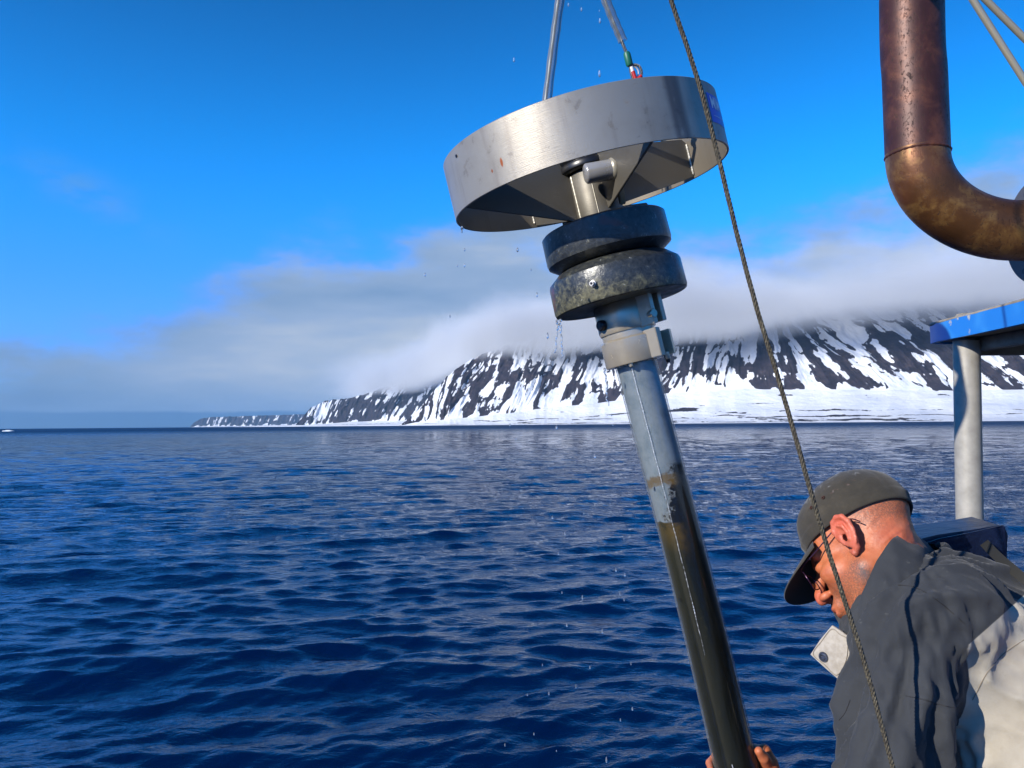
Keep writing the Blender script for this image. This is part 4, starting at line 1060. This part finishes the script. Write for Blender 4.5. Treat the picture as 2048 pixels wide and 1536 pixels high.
# ---- cap
M_cap, t, b = material('worn_brown_cap_cloth', (.07, .06, .045), .9)
co = objco(t); n = t.noise(co, 26, 6, .7); f_ = t.noise(co, 500, 2, .5); p_ = t.noise(co, 34, 5, .75, .5)
c = t.ramp(n, [(.3, (.022, .019, .013)), (.55, (.036, .030, .020)), (.75, (.06, .050, .034))])
hz = t.node('ShaderNodeAttribute', attribute_name='high').outputs['Fac']
c = t.mix(t.math('MULTIPLY', t.sstep(t.math('ADD', p_, t.math('MULTIPLY', hz, .12)), .66, .72), .75), c, (.22, .22, .20))
c = t.mix(t.math('MULTIPLY', t.math('SUBTRACT', 1.0, hz), t.math('MULTIPLY', t.sstep(p_, .60, .68), .35)), c, (.10, .035, .02)); t.l.new(c, b.inputs['Base Color'])
b.inputs['Sheen Weight'].default_value = .15; bump(t, b, t.math('ADD', f_, t.math('MULTIPLY', n, 1.5)), .35, .002)
M_visor = material('visor_dark_underside', (.018, .018, .018), .85)[0]
caphat = empty('cap', (0, 0, 0)); caphat.parent = man; caphat.location = (0, 0, 0)
# crown: shell over the skull, cut along its band
nu, nv_ = 120, 44
cc = np.array([-.015, 0, .058]); cr_ = np.array([.1095, .0855, .0895])
rim_z = lambda x, y: .0345 + .10 * x + .05 * np.maximum(x, 0)
Vc = []
for j in range(nv_):
    for i in range(nu):
        a = 2 * math.pi * i / nu; dx, dy = math.cos(a), math.sin(a)
        # polar angle from the crown down to the band
        lo_, hi_ = 0.0, 2.2
        for _ in range(18):
            m_ = (lo_ + hi_) / 2; p = cc + cr_ * np.array([math.sin(m_) * dx, math.sin(m_) * dy, math.cos(m_)])
            if p[2] > rim_z(p[0], p[1]): lo_ = m_
            else: hi_ = m_
        if j == 0: thm = lo_
        Vc.append((a, lo_)); 
    break
thmax = np.array([v[1] for v in Vc]); aa = 2 * math.pi * np.arange(nu) / nu
V = []
for j in range(nv_):
    f = j / (nv_ - 1); th = thmax * f
    p = cc + cr_ * np.stack([np.sin(th) * np.cos(aa), np.sin(th) * np.sin(aa), np.cos(th)], -1)
    nrm = (p - cc) / cr_ ** 2; nrm /= np.linalg.norm(nrm, axis=1)[:, None]
    seam = np.zeros(nu)
    for k in range(6): seam += np.exp(-((np.angle(np.exp(1j * (aa - k * math.pi / 3 - math.pi / 6)))) * np.sin(th + .02) * .09 / .0016) ** 2)
    wr = (fbm(p[:, 0] * 14 + 3, p[:, 2] * 16 + p[:, 1] * 9, 4, 77) - .5) * .009 * math.sin(f * math.pi) + (ridged(p[:, 0] * 20, p[:, 2] * 34 + p[:, 1] * 12, 2, 79) - .5) * .0022 * f
    band = .0012 * ss(f, .86, .88) + .0006 * (ss(f, .875, .88) - ss(f, .90, .905))
    V.append(p + nrm * (wr + band - seam * .0009)[:, None])
V = np.concatenate(V); Fc = grid_faces(nv_, nu, closed=True)
inner_ = V.copy(); inner_ = cc + (inner_ - cc) * .972
Fi = Fc[:, ::-1] + len(V); k0 = (nv_ - 1) * nu
rimf = np.array([(k0 + i, k0 + (i + 1) % nu, len(V) + k0 + (i + 1) % nu, len(V) + k0 + i) for i in range(nu)])[:, ::-1]
Vall = np.vstack([V, inner_])
crown = mesh_obj('crown', h2w(Vall), np.concatenate([Fc, Fi, rimf]), M_cap, caphat)
bm = bmesh.new(); bm.from_mesh(crown.data); bmesh.ops.remove_doubles(bm, verts=bm.verts, dist=.0003); bmesh.ops.recalc_face_normals(bm, faces=bm.faces); bm.to_mesh(crown.data); bm.free()
for p in crown.data.polygons: p.use_smooth = True
cw = np.array([v.co for v in crown.data.vertices]) + np.array(man.location); attr(crown, 'high', ss(w2h(cw)[:, 2], .07, .12))
# visor: curved plate
nu2, nv2 = 48, 14; rows = []
for j in range(nv2):
    f = j / (nv2 - 1); row = []
    for i in range(nu2):
        a = -.88 + 1.76 * i / (nu2 - 1)
        # band edge of the crown at this bearing
        k = np.interp(a % (2 * math.pi), np.append(aa, 2 * math.pi), np.append(thmax, thmax[0]))
        p = cc + (cr_ + .0008) * np.array([math.sin(k) * math.cos(a), math.sin(k) * math.sin(a), math.cos(k)])
        ext = .084 * math.cos(a / .88 * math.pi / 2) ** .38
        q = p + np.array([ext * f * 1.0, math.sin(a) * .022 * f, 0])
        q[2] = p[2] - .002 - .30 * ext * f - .8 * (q[1] ** 2) * f - .012 * f
        row.append(q)
    rows.append(row)
Vt = np.array(rows).reshape(-1, 3); Ft = grid_faces(nv2, nu2); nT = len(Vt); Vu = Vt - np.array([0, 0, .0028])
edge = []
loop = [i for i in range(nu2)] + [j * nu2 + nu2 - 1 for j in range(1, nv2)] + [(nv2 - 1) * nu2 + i for i in range(nu2 - 2, -1, -1)] + [j * nu2 for j in range(nv2 - 2, 0, -1)]
for a, b_ in zip(loop, loop[1:] + loop[:1]): edge.append((a, b_, b_ + nT, a + nT))
fs = [tuple(q) for q in Ft] + [tuple(q + nT)[::-1] for q in Ft] + edge
mi = [0] * len(Ft) + [1] * len(Ft) + [0] * len(edge)
vz = mesh_obj('visor', h2w(np.vstack([Vt, Vu])), fs, None, caphat, mats=[M_cap, M_visor], midx=mi); attr(vz, 'high', np.zeros(2 * nT))
bm = bmesh.new(); bm.from_mesh(vz.data); bmesh.ops.recalc_face_normals(bm, faces=bm.faces); bm.to_mesh(vz.data); bm.free(); vz.data.set_sharp_from_angle(angle=1.0)
M_rustm = material('dark_brass_eyelet', (.06, .025, .015), .6, .3)[0]
def on_cap(u, v):
    d_ = HM.T @ (at(u, v, 1) - CAM); o = HM.T @ (CAM - HT); rr_ = cr_ + .002
    oo = (o - cc) / rr_; dd = d_ / rr_; A = dd @ dd; B = oo @ dd; C_ = oo @ oo - 1; t_ = (-B - math.sqrt(max(B * B - A * C_, 0))) / A
    p = o + d_ * t_; nn_ = (p - cc) / cr_ ** 2; return p, unit(nn_)
for (u, v) in ((1646, 995), (1622, 1015)):
    p, nn_ = on_cap(u, v); fr = Frame(h2w(p)[0], HM @ nn_)
    th = np.linspace(0, 2 * math.pi, 18); put('eyelet', sweep(fr.w(np.stack([.0026 * np.cos(th), .0026 * np.sin(th), 0 * th], -1)), .0011, 6, caps=False), M_rustm, caphat)
for a in (-.55, .55):    # the button on top is at the crown's middle
    pass
put('button', (h2w(lathe([(0, .0055), (.004, .005), (.0065, .003), (.007, 0)], 20, caps=False)[0] + np.array([-.015, 0, .1470])), lathe([(0, .0055), (.004, .005), (.0065, .003), (.007, 0)], 20, caps=False)[1]), M_cap, caphat)

# ---- glasses
M_frame = material('thin_glasses_frame', (.05, .02, .05), .25, .6)[0]
M_lens = bpy.data.materials.new('lens_glass'); M_lens.use_nodes = True; t = NT(M_lens.node_tree); t.n.clear()
mx = t.node('ShaderNodeMixShader', {0: .10, 1: t.node('ShaderNodeBsdfTransparent', {'Color': (.75, .78, .8, 1)}).outputs[0], 2: t.node('ShaderNodeBsdfGlossy', {'Roughness': .05}).outputs[0]}); t.l.new(mx.outputs[0], t.node('ShaderNodeOutputMaterial').inputs[0])
gl_ = empty('glasses', (0, 0, 0)); gl_.parent = man
for s_ in (-1, 1):
    th = np.linspace(0, 2 * math.pi, 40)
    lp = np.stack([.112 - .006 * np.abs(np.cos(th)) - .10 * (.034 + .026 * np.cos(th)) + .004, s_ * (.034 + .026 * np.cos(th)), .000 + .0175 * np.sign(np.sin(th)) * np.abs(np.sin(th)) ** .7], -1)
    put('lens_rim', sweep(h2w(lp), .0011, 8, caps=False), M_frame, gl_)
    ctr = lp[:-1].mean(0); mesh_obj('lens', h2w(np.vstack([lp[:-1], ctr])), [(i, (i + 1) % 39, 39) for i in range(39)], M_lens, gl_)
    tp = smooth_path([(.106, s_ * .060, .008), (.100, s_ * .068, .012), (.06, s_ * .074, .016), (.015, s_ * .081, .022), (-.012, s_ * .083, .026), (-.030, s_ * .084, .018), (-.040, s_ * .083, .004)], 30)
    put('temple', sweep(h2w(tp), .0011, 8), M_frame, gl_)
put('bridge', sweep(h2w(smooth_path([(.110, -.010, .004), (.116, 0, .010), (.110, .010, .004)], 12)), .0011, 8), M_frame, gl_)

# ---- jacket
def sleeve(P_, s_, e_, w_, r0, r1):
    return smin(cap(P_, s_, e_, r0, r1), cap(P_, e_, w_ + unit(e_ - w_) * .05, r1 * .92, .05), .03)
P_B = at(1985, 1250, 1.42)
def torso_sdf(P_):
    q = P_ - CHEST.astype(np.float32); a = q @ SP.astype(np.float32); b_ = q @ LAT.astype(np.float32); c = q @ SAG.astype(np.float32)
    L = np.linalg.norm(HIP - CHEST); h = np.clip(a / L, 0, 1)
    rb, rc = .185 + .02 * h, .128 + .02 * h
    e = np.sqrt((b_ / rb) ** 2 + (c / rc) ** 2 + (np.minimum(a, 0) / .14) ** 2 + (np.maximum(a - L, 0) / .10) ** 2)
    return (e - 1) * np.minimum(rb, rc) * .95
def jk_parts(P_):
    T_ = torso_sdf(P_)
    T_ = smin(T_, cap(P_, at(1868, 1200, 1.50), at(1800, 1300, 1.50), .085, .10), .06)
    T_ = smin(T_, cap(P_, SL, SR, .085, .075), .06)
    T_ = smin(T_, cap(P_, at(1890, 1212, 1.37), at(1905, 1205, 1.62), .092, .085), .05)
    T_ = smin(T_, cap(P_, at(1975, 1400, 1.40), HIP * .5 + at(2060, 1660, 1.36) * .5, .125, .16), .06)
    A1 = sleeve(P_, SL, EL_, w1_, .088, .070); A2 = sleeve(P_, SR, ER_, w2_, .078, .066)
    return T_, A1, A2
def jacket_sdf(P_):
    T_, A1, A2 = jk_parts(P_); d_ = smin(smin(T_, A1, .028), A2, .04)
    # a little room at the wrists and neck
    d_ = smax(d_, -cap(P_, at(1755, 1075, 1.47), at(1850, 1165, 1.51), .060, .066), .012)
    return d_
Vj, Fj = surface(jacket_sdf, (.50, .90, 1.98), (1.50, 1.98, 2.98), .0062)
Nj = vnormals(Vj, Fj)
Tj, A1j, A2j = jk_parts(Vj.astype(np.float32))
# folds: drag lines round the armhole and down the sleeve, loose cloth on the back
q = Vj - SL; al = q @ unit(EL_ - SL); ang = np.arctan2((q @ np.array([0, -1.0, 0])), q @ np.array([1.0, 0, 0]))
onarm = ss(Tj - A1j, -.01, .03)
f1 = ridged(ang * 1.7 + al * 2.5, al * 5.0 + ang * .6, 3, 90) - .55
f2 = ridged(ang * 3.2 - al * 5.0, al * 2.0, 3, 93) - .55
s1_ = Vj @ SP; b1_ = Vj @ LAT; c1_ = Vj @ SAG
f4 = ridged(al * 16 + ang * 2.5, ang * 5 - al * 9, 2, 95) - .55
f3 = ridged(b1_ * 7 + s1_ * 5, s1_ * 3.0 - c1_ * 3, 3, 96) - .55
amp_ = onarm * (f1 * .048 + f2 * .052 + f4 * .020) + (1 - onarm) * (f3 * .055 + f4 * .020) + (fbm(s1_ * 30, b1_ * 30 + c1_ * 25, 3, 99) - .5) * .004
# crease where sleeve meets body
amp_ -= .0085
amp_ -= .006 * np.exp(-((Tj - A1j) / .012) ** 2) * ss(al, .02, .10)
Vj = relax(Vj + Nj * amp_[:, None], Fj, 1, .5)
M_jk, t, b = material('grey_and_cream_jacket_cloth', (.05, .06, .07), .85)
A_ = lambda n: t.node('ShaderNodeAttribute', attribute_name=n).outputs['Fac']
co = objco(t); n = t.noise(co, 9, 6, .65); f_ = t.noise(co, 700, 2, .5); d2 = t.noise(co, 40, 5, .7)
gr = t.ramp(n, [(.3, (.018, .0205, .025)), (.7, (.031, .0345, .040))]); gr = t.mix(t.math('MULTIPLY', t.sstep(d2, .64, .72), .4), gr, (.13, .13, .12))
cr = t.ramp(n, [(.3, (.30, .265, .21)), (.7, (.42, .385, .32))]); cr = t.mix(t.math('MULTIPLY', t.sstep(d2, .55, .72), .4), cr, (.25, .22, .17))
c = t.mix(t.sstep(A_('cream'), -.001, .001), gr, cr); t.l.new(c, b.inputs['Base Color']); b.inputs['Sheen Weight'].default_value = .1
bump(t, b, t.math('ADD', f_, t.math('MULTIPLY', d2, .6)), .35, .0015)
jk = mesh_obj('jacket', Vj, Fj, M_jk, man)
Tj, A1j, A2j = jk_parts(Vj.astype(np.float32))
pl_a, pl_b = at(1938, 1288, 1.33), at(2052, 1186, 1.42)
pn = unit(np.cross(unit(pl_b - pl_a), unit(at(1990, 1220, 1.4) - CAM))); 
if pn @ (at(2030, 1400, 1.4) - pl_a) < 0: pn = -pn
plane = (Vj - pl_a) @ pn
cream = np.minimum(A1j - Tj - .004, plane)
dk = at(2040, 1432, 1.40); dd_ = np.linalg.norm((Vj - dk) * np.array([.8, .5, 1.6]), axis=1) - .055  # oval of grey on the cream, painted as the shade in a fold
cream = np.minimum(cream, dd_)
attr(jk, 'cream', cream)
from mathutils.bvhtree import BVHTree
bvh = BVHTree.FromPolygons([tuple(v) for v in Vj], [tuple(int(i) for i in f) for f in Fj])
def onto(u, v, lift=.0):
    o = Vector(CAM); d_ = (Vector(at(u, v, 1)) - o).normalized(); h_, nn_, _, _ = bvh.ray_cast(o, d_, 5)
    return None if h_ is None else np.array(h_) + np.array(nn_) * lift
M_seam = material('dark_stitching', (.018, .018, .02), .8)[0]; M_seamc = material('tan_stitching', (.20, .165, .12), .8)[0]
def seam(px, mat, r=.0008, name='seam'):
    P_ = [onto(u, v, .0002) for u, v in smooth_path([(a, b, 0) for a, b in px], 60)[:, :2]]; P_ = [p for p in P_ if p is not None]
    if len(P_) > 5: put(name, sweep(relax_path(np.array(P_)), r, 6), mat, jk)
def relax_path(p):
    for _ in range(3): p[1:-1] = (p[:-2] + 2 * p[1:-1] + p[2:]) / 4
    return p
seam([(1756, 1185), (1762, 1174), (1800, 1170), (1838, 1178), (1880, 1205), (1930, 1248)], M_seam)
seam([(1812, 1392), (1850, 1400), (1890, 1412), (1915, 1416)], M_seam)
seam([(1700, 1400), (1690, 1425), (1678, 1440)], M_seam)
seam([(1945, 1400), (1975, 1345), (2010, 1305), (2048, 1280)], M_seamc)

# collar standing round the neck
def closed_loop(pts, n):
    p = np.array(pts + pts[:3]); p = np.vstack([pts[-1], p]); out = []
    k = len(pts)
    for i in range(k):
        t_ = np.linspace(0, 1, n // k, endpoint=False)[:, None]; a, b_, c, d_ = p[i:i + 4]
        out.append(.5 * ((2 * b_) + (-a + c) * t_ + (2 * a - 5 * b_ + 4 * c - d_) * t_ ** 2 + (-a + 3 * b_ - 3 * c + d_) * t_ ** 3))
    return np.vstack(out)
top_l = closed_loop([at(1822, 1062, 1.565), at(1797, 1068, 1.405), at(1752, 1122, 1.370), at(1722, 1190, 1.362), at(1696, 1248, 1.39), at(1703, 1262, 1.53), at(1745, 1200, 1.60), at(1800, 1090, 1.63)], 96)
bot_l = closed_loop([at(1890, 1118, 1.60), at(1862, 1140, 1.38), at(1822, 1195, 1.325), at(1775, 1280, 1.315), at(1722, 1345, 1.37), at(1722, 1350, 1.56), at(1790, 1260, 1.67), at(1860, 1150, 1.67)], 96)
rowsc = []; NC = len(top_l)
mid_c = (top_l.mean(0) + bot_l.mean(0)) / 2
for f in np.linspace(0, 1, 16):
    r_ = top_l * (1 - f) + bot_l * f; out = r_ - mid_c; out /= np.linalg.norm(out, axis=1)[:, None]
    w_ = (fbm(np.cos(np.arange(NC) / NC * 6.28) * 3 + 5, np.sin(np.arange(NC) / NC * 6.28) * 3 + f * 2 + 5, 3, 120) - .5) * .016 + math.sin(f * math.pi) * .006
    rowsc.append(r_ + out * w_[:, None])
Vc_ = np.concatenate(rowsc); out = Vc_ - np.array(mid_c); out /= np.linalg.norm(out, axis=1)[:, None]
Fc_ = grid_faces(16, NC, closed=True); nC_ = len(Vc_)
Vin = Vc_ - out * .0035
rim1 = [(i, (i + 1) % NC, nC_ + (i + 1) % NC, nC_ + i) for i in range(NC)]
fs = [tuple(q) for q in Fc_] + [tuple(q + nC_)[::-1] for q in Fc_] + rim1
cl = mesh_obj('collar', np.vstack([Vc_, Vin]), fs, M_jk, jk); attr(cl, 'cream', np.full(2 * nC_, -1.0))
bm = bmesh.new(); bm.from_mesh(cl.data); bmesh.ops.recalc_face_normals(bm, faces=bm.faces); bm.to_mesh(cl.data); bm.free()
# cream collar tab with its snap
tabp = [(1664, 1251), (1684, 1264), (1700, 1276), (1698, 1322), (1676, 1358), (1648, 1334), (1621, 1309), (1640, 1280)]
tb0 = [at(u, v, 1.44 - (.0007 * (u - 1621))) for u, v in tabp]; nrm_t = unit(np.cross(tb0[2] - tb0[0], tb0[5] - tb0[0]))
if nrm_t @ (CAM - tb0[0]) < 0: nrm_t = -nrm_t
cT = np.mean(tb0, axis=0)
V = []; rr_ = 7
for k in range(rr_ + 1):
    f = k / rr_
    for p in tb0: V.append(cT + (p - cT) * f + nrm_t * (.004 * (1 - f * f)))
n8 = len(tb0); fs = [((k) * n8 + i, k * n8 + (i + 1) % n8, (k + 1) * n8 + (i + 1) % n8, (k + 1) * n8 + i) for k in range(rr_) for i in range(n8)]
Vb_ = [p - nrm_t * .003 for p in V]; m_ = len(V)
fs += [tuple(x + m_ for x in q)[::-1] for q in fs]; k0 = rr_ * n8
fs += [(k0 + i, k0 + (i + 1) % n8, m_ + k0 + (i + 1) % n8, m_ + k0 + i) for i in range(n8)]
M_creamc, t, b = material('cream_cloth', (.50, .45, .38), .85); co = objco(t)
c = t.ramp(t.noise(co, 90, 5, .65), [(.35, (.33, .29, .235)), (.7, (.46, .42, .36))]); t.l.new(c, b.inputs['Base Color']); bump(t, b, t.noise(co, 600, 2), .3, .001)
tab_o = mesh_obj('collar_tab', V + Vb_, fs, M_creamc, jk)
bm = bmesh.new(); bm.from_mesh(tab_o.data); bmesh.ops.remove_doubles(bm, verts=bm.verts, dist=1e-5); bmesh.ops.recalc_face_normals(bm, faces=bm.faces); bm.to_mesh(tab_o.data); bm.free(); tab_o.data.set_sharp_from_angle(angle=.9)
loop_ = [cT + (p - cT) * .86 + nrm_t * .0018 for p in tb0]; loop_ = closed_loop(loop_, 48)
put('stitching', sweep(np.vstack([loop_, loop_[:1]]), .0005, 5, caps=False), M_seamc, tab_o)
sc = at(1649, 1313, 1.44 - .0007 * 28) + nrm_t * .0035; fr = Frame(sc, nrm_t)
M_snap = material('snap_metal', (.16, .17, .20), .35, .9)[0]
put('snap', lathe([(0, .0008), (.0030, .0008), (.0036, .0018), (.0042, .0008), (.0052, .0006), (.0062, .0022), (.0082, .0022), (.0092, .0005), (.0092, -.002)], 32, caps=False), M_snap, tab_o, fr)

# trousers and boots, below the picture
M_tr = material('dark_work_trousers', (.03, .035, .045), .9)[0]; M_boot = material('black_rubber_boot', (.02, .02, .02), .5)[0]
for k, f in enumerate(FT):
    kn = (HIP + f) / 2 + np.array([-.07, 0, .0]); hp = HIP - LAT * (.09 if k else -.09)
    put('trouser_leg', sweep(smooth_path([hp + np.array([0, 0, .06]), hp * .6 + kn * .4, kn, kn * .45 + f * .55, f + np.array([.02, 0, .12])], 24), np.linspace(.125, .075, 25), 24), M_tr, man)
    Vx, Fx = surface(lambda P_: smin(cap(P_, f + np.array([.02, 0, .04]), f + np.array([.02, 0, .24]), .055, .058), cap(P_, f + np.array([.02, 0, .035]), f + np.array([-.16, 0, .03]), .042, .034), .03), f + np.array([-.24, -.1, .0]), f + np.array([.12, .1, .32]), .009)
    mesh_obj('boot', Vx, Fx, M_boot, man)

# ================================================================== NAVY BAG ON THE FAR SHOULDER
M_navy, t, b = material('navy_coated_cloth', (.006, .012, .045), .38)
co = objco(t); n = t.noise(co, 14, 5, .6); t.l.new(t.ramp(n, [(.3, (.003, .005, .018)), (.7, (.006, .011, .036))]), b.inputs['Base Color']); bump(t, b, n, .5, .012)
bag = empty('shoulder_bag', tuple(at(1930, 1110, 1.66)), 'navy blue bag with dark strap lying across the far side of the man\'s shoulders', 'bag')
front = [(1800, 1112), (1822, 1084), (1880, 1070), (1950, 1060), (2010, 1050), (2019, 1070), (2017, 1108), (2022, 1175), (1960, 1190), (1880, 1180), (1815, 1150)]
fr_ = [at(u, v, 1.60) for u, v in front]; bk_ = [at(u, v, 1.60) + np.array([.03, .16, .0]) for u, v in front]
c0 = np.mean(fr_, axis=0); nF = len(fr_)
V = fr_ + bk_ + [c0 + np.array([0, -.012, 0]), np.mean(bk_, axis=0)]
fs = [(i, (i + 1) % nF, nF + (i + 1) % nF, nF + i) for i in range(nF)] + [(2 * nF, (i + 1) % nF, i) for i in range(nF)] + [(2 * nF + 1, nF + i, nF + (i + 1) % nF) for i in range(nF)]
put('pouch', (np.array(V), fs), M_navy, bag, bevel=.008, ang=35, seg=3)
fl_ = [at(u, v, 1.585) for u, v in ((1812, 1100), (1880, 1078), (1950, 1064), (2012, 1050), (2016, 1112), (1950, 1118), (1880, 1116), (1815, 1122))]
V = fl_ + [p + np.array([0, .010, 0]) for p in fl_]
put('flap', (np.array(V), [tuple(range(8)), tuple(range(8, 16))[::-1]] + [(i, (i + 1) % 8, 8 + (i + 1) % 8, 8 + i) for i in range(8)]), M_navy, bag, bevel=.003, ang=35)
M_strap, t, b = material('dark_olive_strap', (.014, .014, .012), .8); bump(t, b, t.noise(objco(t), 500, 2), .4, .001)
M_pipe = material('tan_edge_piping', (.22, .18, .08), .7)[0]
ctr_ = smooth_path([at(1968, 1085, 1.57), at(1994, 1112, 1.50), at(2030, 1143, 1.44), at(2075, 1180, 1.40), at(2150, 1250, 1.38)], 30)
T_ = np.gradient(ctr_, axis=0); W_ = np.array([unit(np.cross(t_, CAM - p)) for t_, p in zip(T_, ctr_)]); N_ = np.array([unit(CAM - p) for p in ctr_])
V = np.concatenate([np.stack([p - w_ * .009, p + w_ * .009, p + w_ * .009 - n_ * .003, p - w_ * .009 - n_ * .003]) for p, w_, n_ in zip(ctr_, W_, N_)])
fs = [(i * 4 + k, i * 4 + (k + 1) % 4, i * 4 + 4 + (k + 1) % 4, i * 4 + 4 + k) for i in range(len(ctr_) - 1) for k in range(4)] + [(3, 2, 1, 0), tuple((len(ctr_) - 1) * 4 + k for k in range(4))]
put('strap', (V, fs), M_strap, bag, ang=35)
# ================================================================== WATER DRIPPING, ICE
M_drop = bpy.data.materials.new('clear_water'); M_drop.use_nodes = True
b = M_drop.node_tree.nodes['Principled BSDF']; b.inputs['Base Color'].default_value = (.95, .98, 1, 1); b.inputs['Roughness'].default_value = .02; b.inputs['IOR'].default_value = 1.33; b.inputs['Transmission Weight'].default_value = .85
bm = bmesh.new(); bmesh.ops.create_icosphere(bm, subdivisions=2, radius=1)
for v in bm.verts: v.co.z *= 1.45 + .25 * (v.co.z > 0); v.co.x *= 1 - .25 * max(v.co.z, 0) * .6; v.co.y *= 1 - .25 * max(v.co.z, 0) * .6
dm = bpy.data.meshes.new('water_drop'); bm.to_mesh(dm); bm.free(); dm.materials.append(M_drop)
for p in dm.polygons: p.use_smooth = True
rnd = random.Random(11)
spots = [(1028, 120), (1137, 10), (1163, 19), (1199, 22), (1200, 42), (1199, 148), (924, 463), (929, 500), (915, 532), (929, 531), (850, 550), (900, 633), (1074, 590), (1031, 877), (950, 920), (1113, 855), (1228, 920), (1190, 912), (1168, 1027), (1105, 1035), (1130, 1067), (1248, 1077), (1117, 1107), (1232, 1140), (1250, 1150), (1124, 1185), (1240, 1187), (1248, 1199), (1165, 1195), (1262, 1327), (1152, 1373), (1055, 1390), (1265, 1418), (1241, 1440), (1010, 1490), (1113, 1502), (1098, 1387), (1213, 1520),
         (1095, 672), (1062, 540), (1035, 500), (1020, 850), (1223, 830), (1226, 850), (1205, 1262), (1134, 1250), (1180, 1335), (1068, 1468), (1085, 1330)]
for u, v in spots:
    o = bpy.data.objects.new('water_drop', dm); COL.objects.link(o); o.location = at(u, v, rnd.uniform(1.45, 1.9)); k = rnd.uniform(.0011, .0023); o.scale = (k, k, k * rnd.uniform(1.0, 2.0))
    lab = ('tiny water drop in the blue sky above the steel ring' if v < 200 else 'tiny water drop falling past the grey cloud left of the black weights' if v < 800 else
           'tiny water drop over the far sea left of the tube\'s clear upper half' if v < 1060 else 'tiny water drop over the middle waves left of the tube\'s muddy part' if v < 1280 else 'tiny water drop over the dark nearest waves left of the tube\'s lower end')
    tag(o, lab, 'water drop', 'water drops falling ' + ('above the ring' if v < 200 else 'beside the weights' if v < 800 else 'over the far sea' if v < 1060 else 'over the middle waves' if v < 1280 else 'over the nearest waves'))
def trickle(px, D, r, label):
    P_ = smooth_path([at(u, v, D) for u, v in px], 60); n = len(P_); rr_ = r * (.6 + .5 * np.abs(np.sin(np.arange(n) * .55)) + .3 * np.abs(np.sin(np.arange(n) * .21 + 1))) * np.linspace(1.1, .5, n); rr_[-1] *= .3
    P_ = P_ + np.stack([.0012 * np.sin(np.arange(n) * .5), .001 * np.cos(np.arange(n) * .4), 0 * P_[:, 0]], -1)
    return P_, rr_
tr = empty('water_trickle', tuple(at(1115, 640, 1.66)), 'two thin strands of water running off the low left rim of the lower black weight', 'water')
for px in ([(1112, 640), (1116, 652), (1113, 672), (1111, 700), (1110, 706)], [(1120, 638), (1121, 654), (1123, 680), (1124, 702), (1125, 716)]):
    P_, rr_ = trickle(px, 1.655, .0020, ''); put('strand', sweep(P_, rr_, 8), M_drop, tr)
P_, rr_ = trickle([(1208, 736), (1211, 752), (1214, 775), (1213, 795), (1219, 812)], 1.665, .0018, '')
o = put('water_trickle', sweep(P_, rr_, 8), M_drop); tag(o, 'thin strand of water running off the bolt under the steel clamp beside the clear tube', 'water')
P_, rr_ = trickle([(924, 452), (924, 458), (924, 465)], 1.69, .0028, '')
o = put('hanging_drop', sweep(P_[::6], np.array([.001, .0015, .0022, .0028, .0030, .0026, .0022, .0012, .0008, .0004][:len(P_[::6])] + [.0004] * max(0, len(P_[::6]) - 10)), 10), M_drop); tag(o, 'water drop hanging from the lowest left edge of the wide steel ring', 'water drop')
M_ice = material('ice', (.75, .82, .88), .5)[0]
c = at(15, 860.5, 900); c[2] = 0
th = np.linspace(0, 2 * math.pi, 20, endpoint=False); prof = []
for k, (f, z) in enumerate(((1.0, -.4), (1.0, .35), (.8, .8), (.4, 1.15), (.05, 1.2))):
    for a in th: prof.append(c + np.array([6.5 * f * math.cos(a) * (1 + .2 * math.sin(3 * a + k)), 3.0 * f * math.sin(a) * (1 + .2 * math.cos(2 * a)), z * (1 + .3 * math.sin(2 * a + k))]))
o = put('ice_floe', (np.array(prof), [tuple(q) for q in grid_faces(5, 20, True)] + [tuple(range(80, 100))]), M_ice); tag(o, 'small low white ice floe far out on the water at the left edge', 'ice floe')
